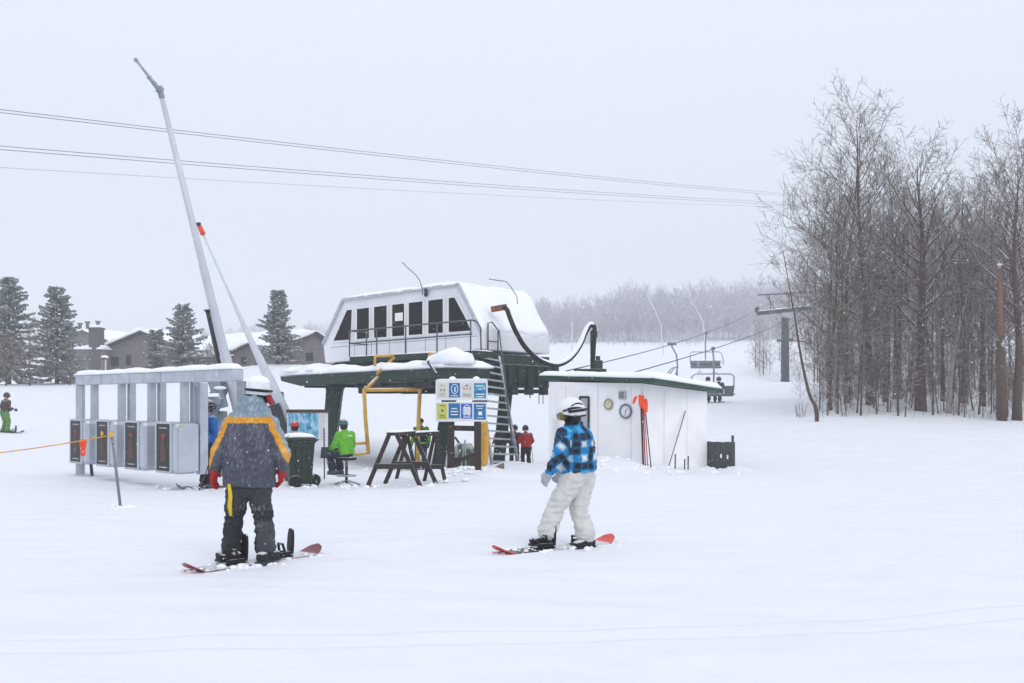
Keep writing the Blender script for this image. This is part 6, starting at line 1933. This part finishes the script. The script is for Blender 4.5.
# person in red half hidden behind the bin
xr = X(293, 20.9)
Jc, fd, tt, s = stand(xr, 20.9, 1.66, R(185), 'fold', bend=.22, lean=.32, z=G(xr, 20.9))
for k_ in Jc: Jc[k_] = Jc[k_].copy()
dzc = Z(434.5, 20.9) - Jc['neck'].z
for k_ in ('pel', 'chest', 'neck', 'head', 'sl', 'sr', 'el', 'er', 'wl', 'wr', 'hl', 'hr'): Jc[k_].z += dzc
for k_ in ('kl', 'kr'): Jc[k_].z += dzc * .5; Jc[k_] += fd * .2
pc_o, sd, u, f = figure('person in a red jacket crouching behind the wheeled bin', Jc, fd, tt, cloth('red_jacket', (186, 36, 48)), BKT, BLACKC, mat('grey_ski_boot', (70, 72, 78), .5), voxel=.018, wr=.01, sc=s)
beanie(pc_o, Jc['head'], sd, f, u, cloth('red_hat', (190, 40, 46)), s); hair_part(pc_o, Jc['head'], sd, f, u, HAIR, s)
# far left skier
xs_ = X(5, 41)
Js, fd, tt, s = stand(xs_, 41, 1.70, R(150), 'poles', bend=.05, lean=.05)
ps_o, sd, u, f = figure('distant person in a brown jacket and lime green trousers at the far left', Js, fd, tt, cloth('dark_brown_jacket', (64, 46, 48)), cloth('lime_trousers', (84, 132, 58)), BLACKC, mat('grey_ski_boot', (70, 72, 78), .5), voxel=.022, wr=.012, sc=s, baggy=1.15)
helmet(ps_o, Js['head'] + UP * .03, sd, f, u, mat('dark_brown_helmet', (58, 44, 46), .5), s, goggles=mat('dark_goggle_lens'))
snowboard('short dark snowboard under the distant person in lime trousers', (xs_ + .1, 41, G(xs_, 41) + .01), R(-8), 1.45, lambda t, v, un: (48, 50, 56), ((-.24, R(85), 1), (.24, R(95), 1)))
# riders on the lowest lift chair
yw = -yawc + R(196)
ca_, sa_ = math.cos(yw), math.sin(yw)
def onch(a, b, h): return PC + Vector((a * ca_ - b * sa_, a * sa_ + b * ca_, h))
fwd = Vector((sa_, -ca_, 0)); lft = Vector((ca_, sa_, 0))
for k, (xa, jm, la) in enumerate(((-.30, cloth('dark_blue_rider_jacket', (50, 58, 78)), 'lift rider in a dark blue jacket on the lowest chair'), (.26, cloth('black_rider_jacket', (44, 42, 48)), 'lift rider in a black jacket on the lowest chair'))):
    def t_(a, b, h): return onch(xa + a, -b, -2.36 + h)
    Jx = dict(pel=t_(0, -.02, .12), chest=t_(0, -.04, .4), neck=t_(0, -.03, .62), head=t_(0, 0, .78), sl=t_(.18, -.03, .55), sr=t_(-.18, -.03, .55), el=t_(.25, .08, .32), er=t_(-.25, .08, .32),
              wl=t_(.2, .38, .32), wr=t_(-.2, .38, .32), hl=t_(.1, 0, .1), hr=t_(-.1, 0, .1), kl=t_(.12, .46, .1), kr=t_(-.12, .46, .1), al=t_(.12, .54, -.32), ar=t_(-.12, .54, -.32))
    p_, sd, u, f = figure(la, Jx, fwd, dict(l=fwd, r=fwd), jm, BKT, BLACKC, mat('grey_ski_boot', (70, 72, 78), .5), voxel=.024, wr=.01, group='riders on the lowest lift chair')
    helmet(p_, Jx['head'] + UP * .03, sd, f, u, BHEL, 1.0, goggles=mat('dark_goggle_lens'))
    ski_pair((Jx['al'] + Jx['ar']) / 2 - UP * .12 + fwd * .1, fwd, ('skis dangling under the ' + la, 'skis dangling under the ' + la), ('dark_ski', (48, 50, 58)), 1.65, .24, tilt=-R(18))

# ------------------------------------------------------------------ clods of snow kicked up round feet and bases
rc = random.Random(55); cl = MB()
def clods(x, y, sx_, sy_, n_, r0, r1):
    for _ in range(n_):
        px_, py_ = rc.gauss(x, sx_), rc.gauss(y, sy_)
        r_ = r0 + (r1 - r0) * rc.random() ** 2
        cl.ball((px_, py_, G(px_, py_) + r_ * .15), (r_ * rc.uniform(.8, 1.4), r_ * rc.uniform(.8, 1.3), r_ * rc.uniform(.5, .9)), 8, 6)
for t_ in np.linspace(-.75, .75, 26):
    clods(-2.53 + .62 * t_, 9.83 + .78 * t_, .10, .10, 3, .008, .035)
    clods(.47 + .82 * t_, 10.8 + .57 * t_, .09, .09, 3, .008, .03)
for x_, y_, a_, b_, n_ in ((-2.7, 9.6, .12, .1, 22), (-2.4, 9.7, .14, .12, 26), (.35, 10.7, .14, .1, 16), (.83, 10.8, .12, .1, 18)): clods(x_, y_, a_, b_, n_, .01, .045)
for px_, Y_, a_, n_ in ((300, 19.5, .4, 40), (346, 20, .5, 40), (368, 19.6, .2, 16), (420, 19.6, .2, 16), (445, 20.6, .2, 16), (450, 22.6, .4, 40), (478, 22.6, .4, 50), (500, 25.5, .8, 120), (530, 28, .8, 90), (570, 24.6, .5, 50), (610, 23.0, .6, 60), (650, 23.5, .5, 50), (690, 25.2, .6, 50), (720, 26, .4, 30), (395, 26.3, 1.0, 70), (200, 18.5, .5, 40), (122, 14.7, .12, 14)):
    clods(X(px_, Y_), Y_, a_, a_ * .7, n_, .012, .06)
tag(cl.build('snow_clods', SNOW, smooth=True, fix=False), 'loose clods of snow kicked up round the boards, posts and hut', 'snow', kind='stuff')

# ------------------------------------------------------------------ falling snow
rg = random.Random(21); fl = MB()
OCT = [(1, 0, 0), (-1, 0, 0), (0, 1, 0), (0, -1, 0), (0, 0, 1), (0, 0, -1)]
OF = [(0, 2, 4), (2, 1, 4), (1, 3, 4), (3, 0, 4), (2, 0, 5), (1, 2, 5), (3, 1, 5), (0, 3, 5)]
for i in range(16000):
    Y = 4.5 + 36 * rg.random() ** .75
    x = rg.uniform(-.62, .62) * Y; z = rg.uniform(.15, CAMZ + .40 * Y)
    s_ = rg.uniform(.0018, .0045)
    k = len(fl.v)
    fl.v += [(x + a * s_, Y + b * s_, z + c * s_ * 1.5) for a, b, c in OCT]
    fl.f += [tuple(j + k for j in f_) for f_ in OF]; fl.m += [0] * 8
tag(fl.build('falling_snow', SNOW, fix=False), 'small white snowflakes drifting down through the air', 'snowfall', kind='stuff')
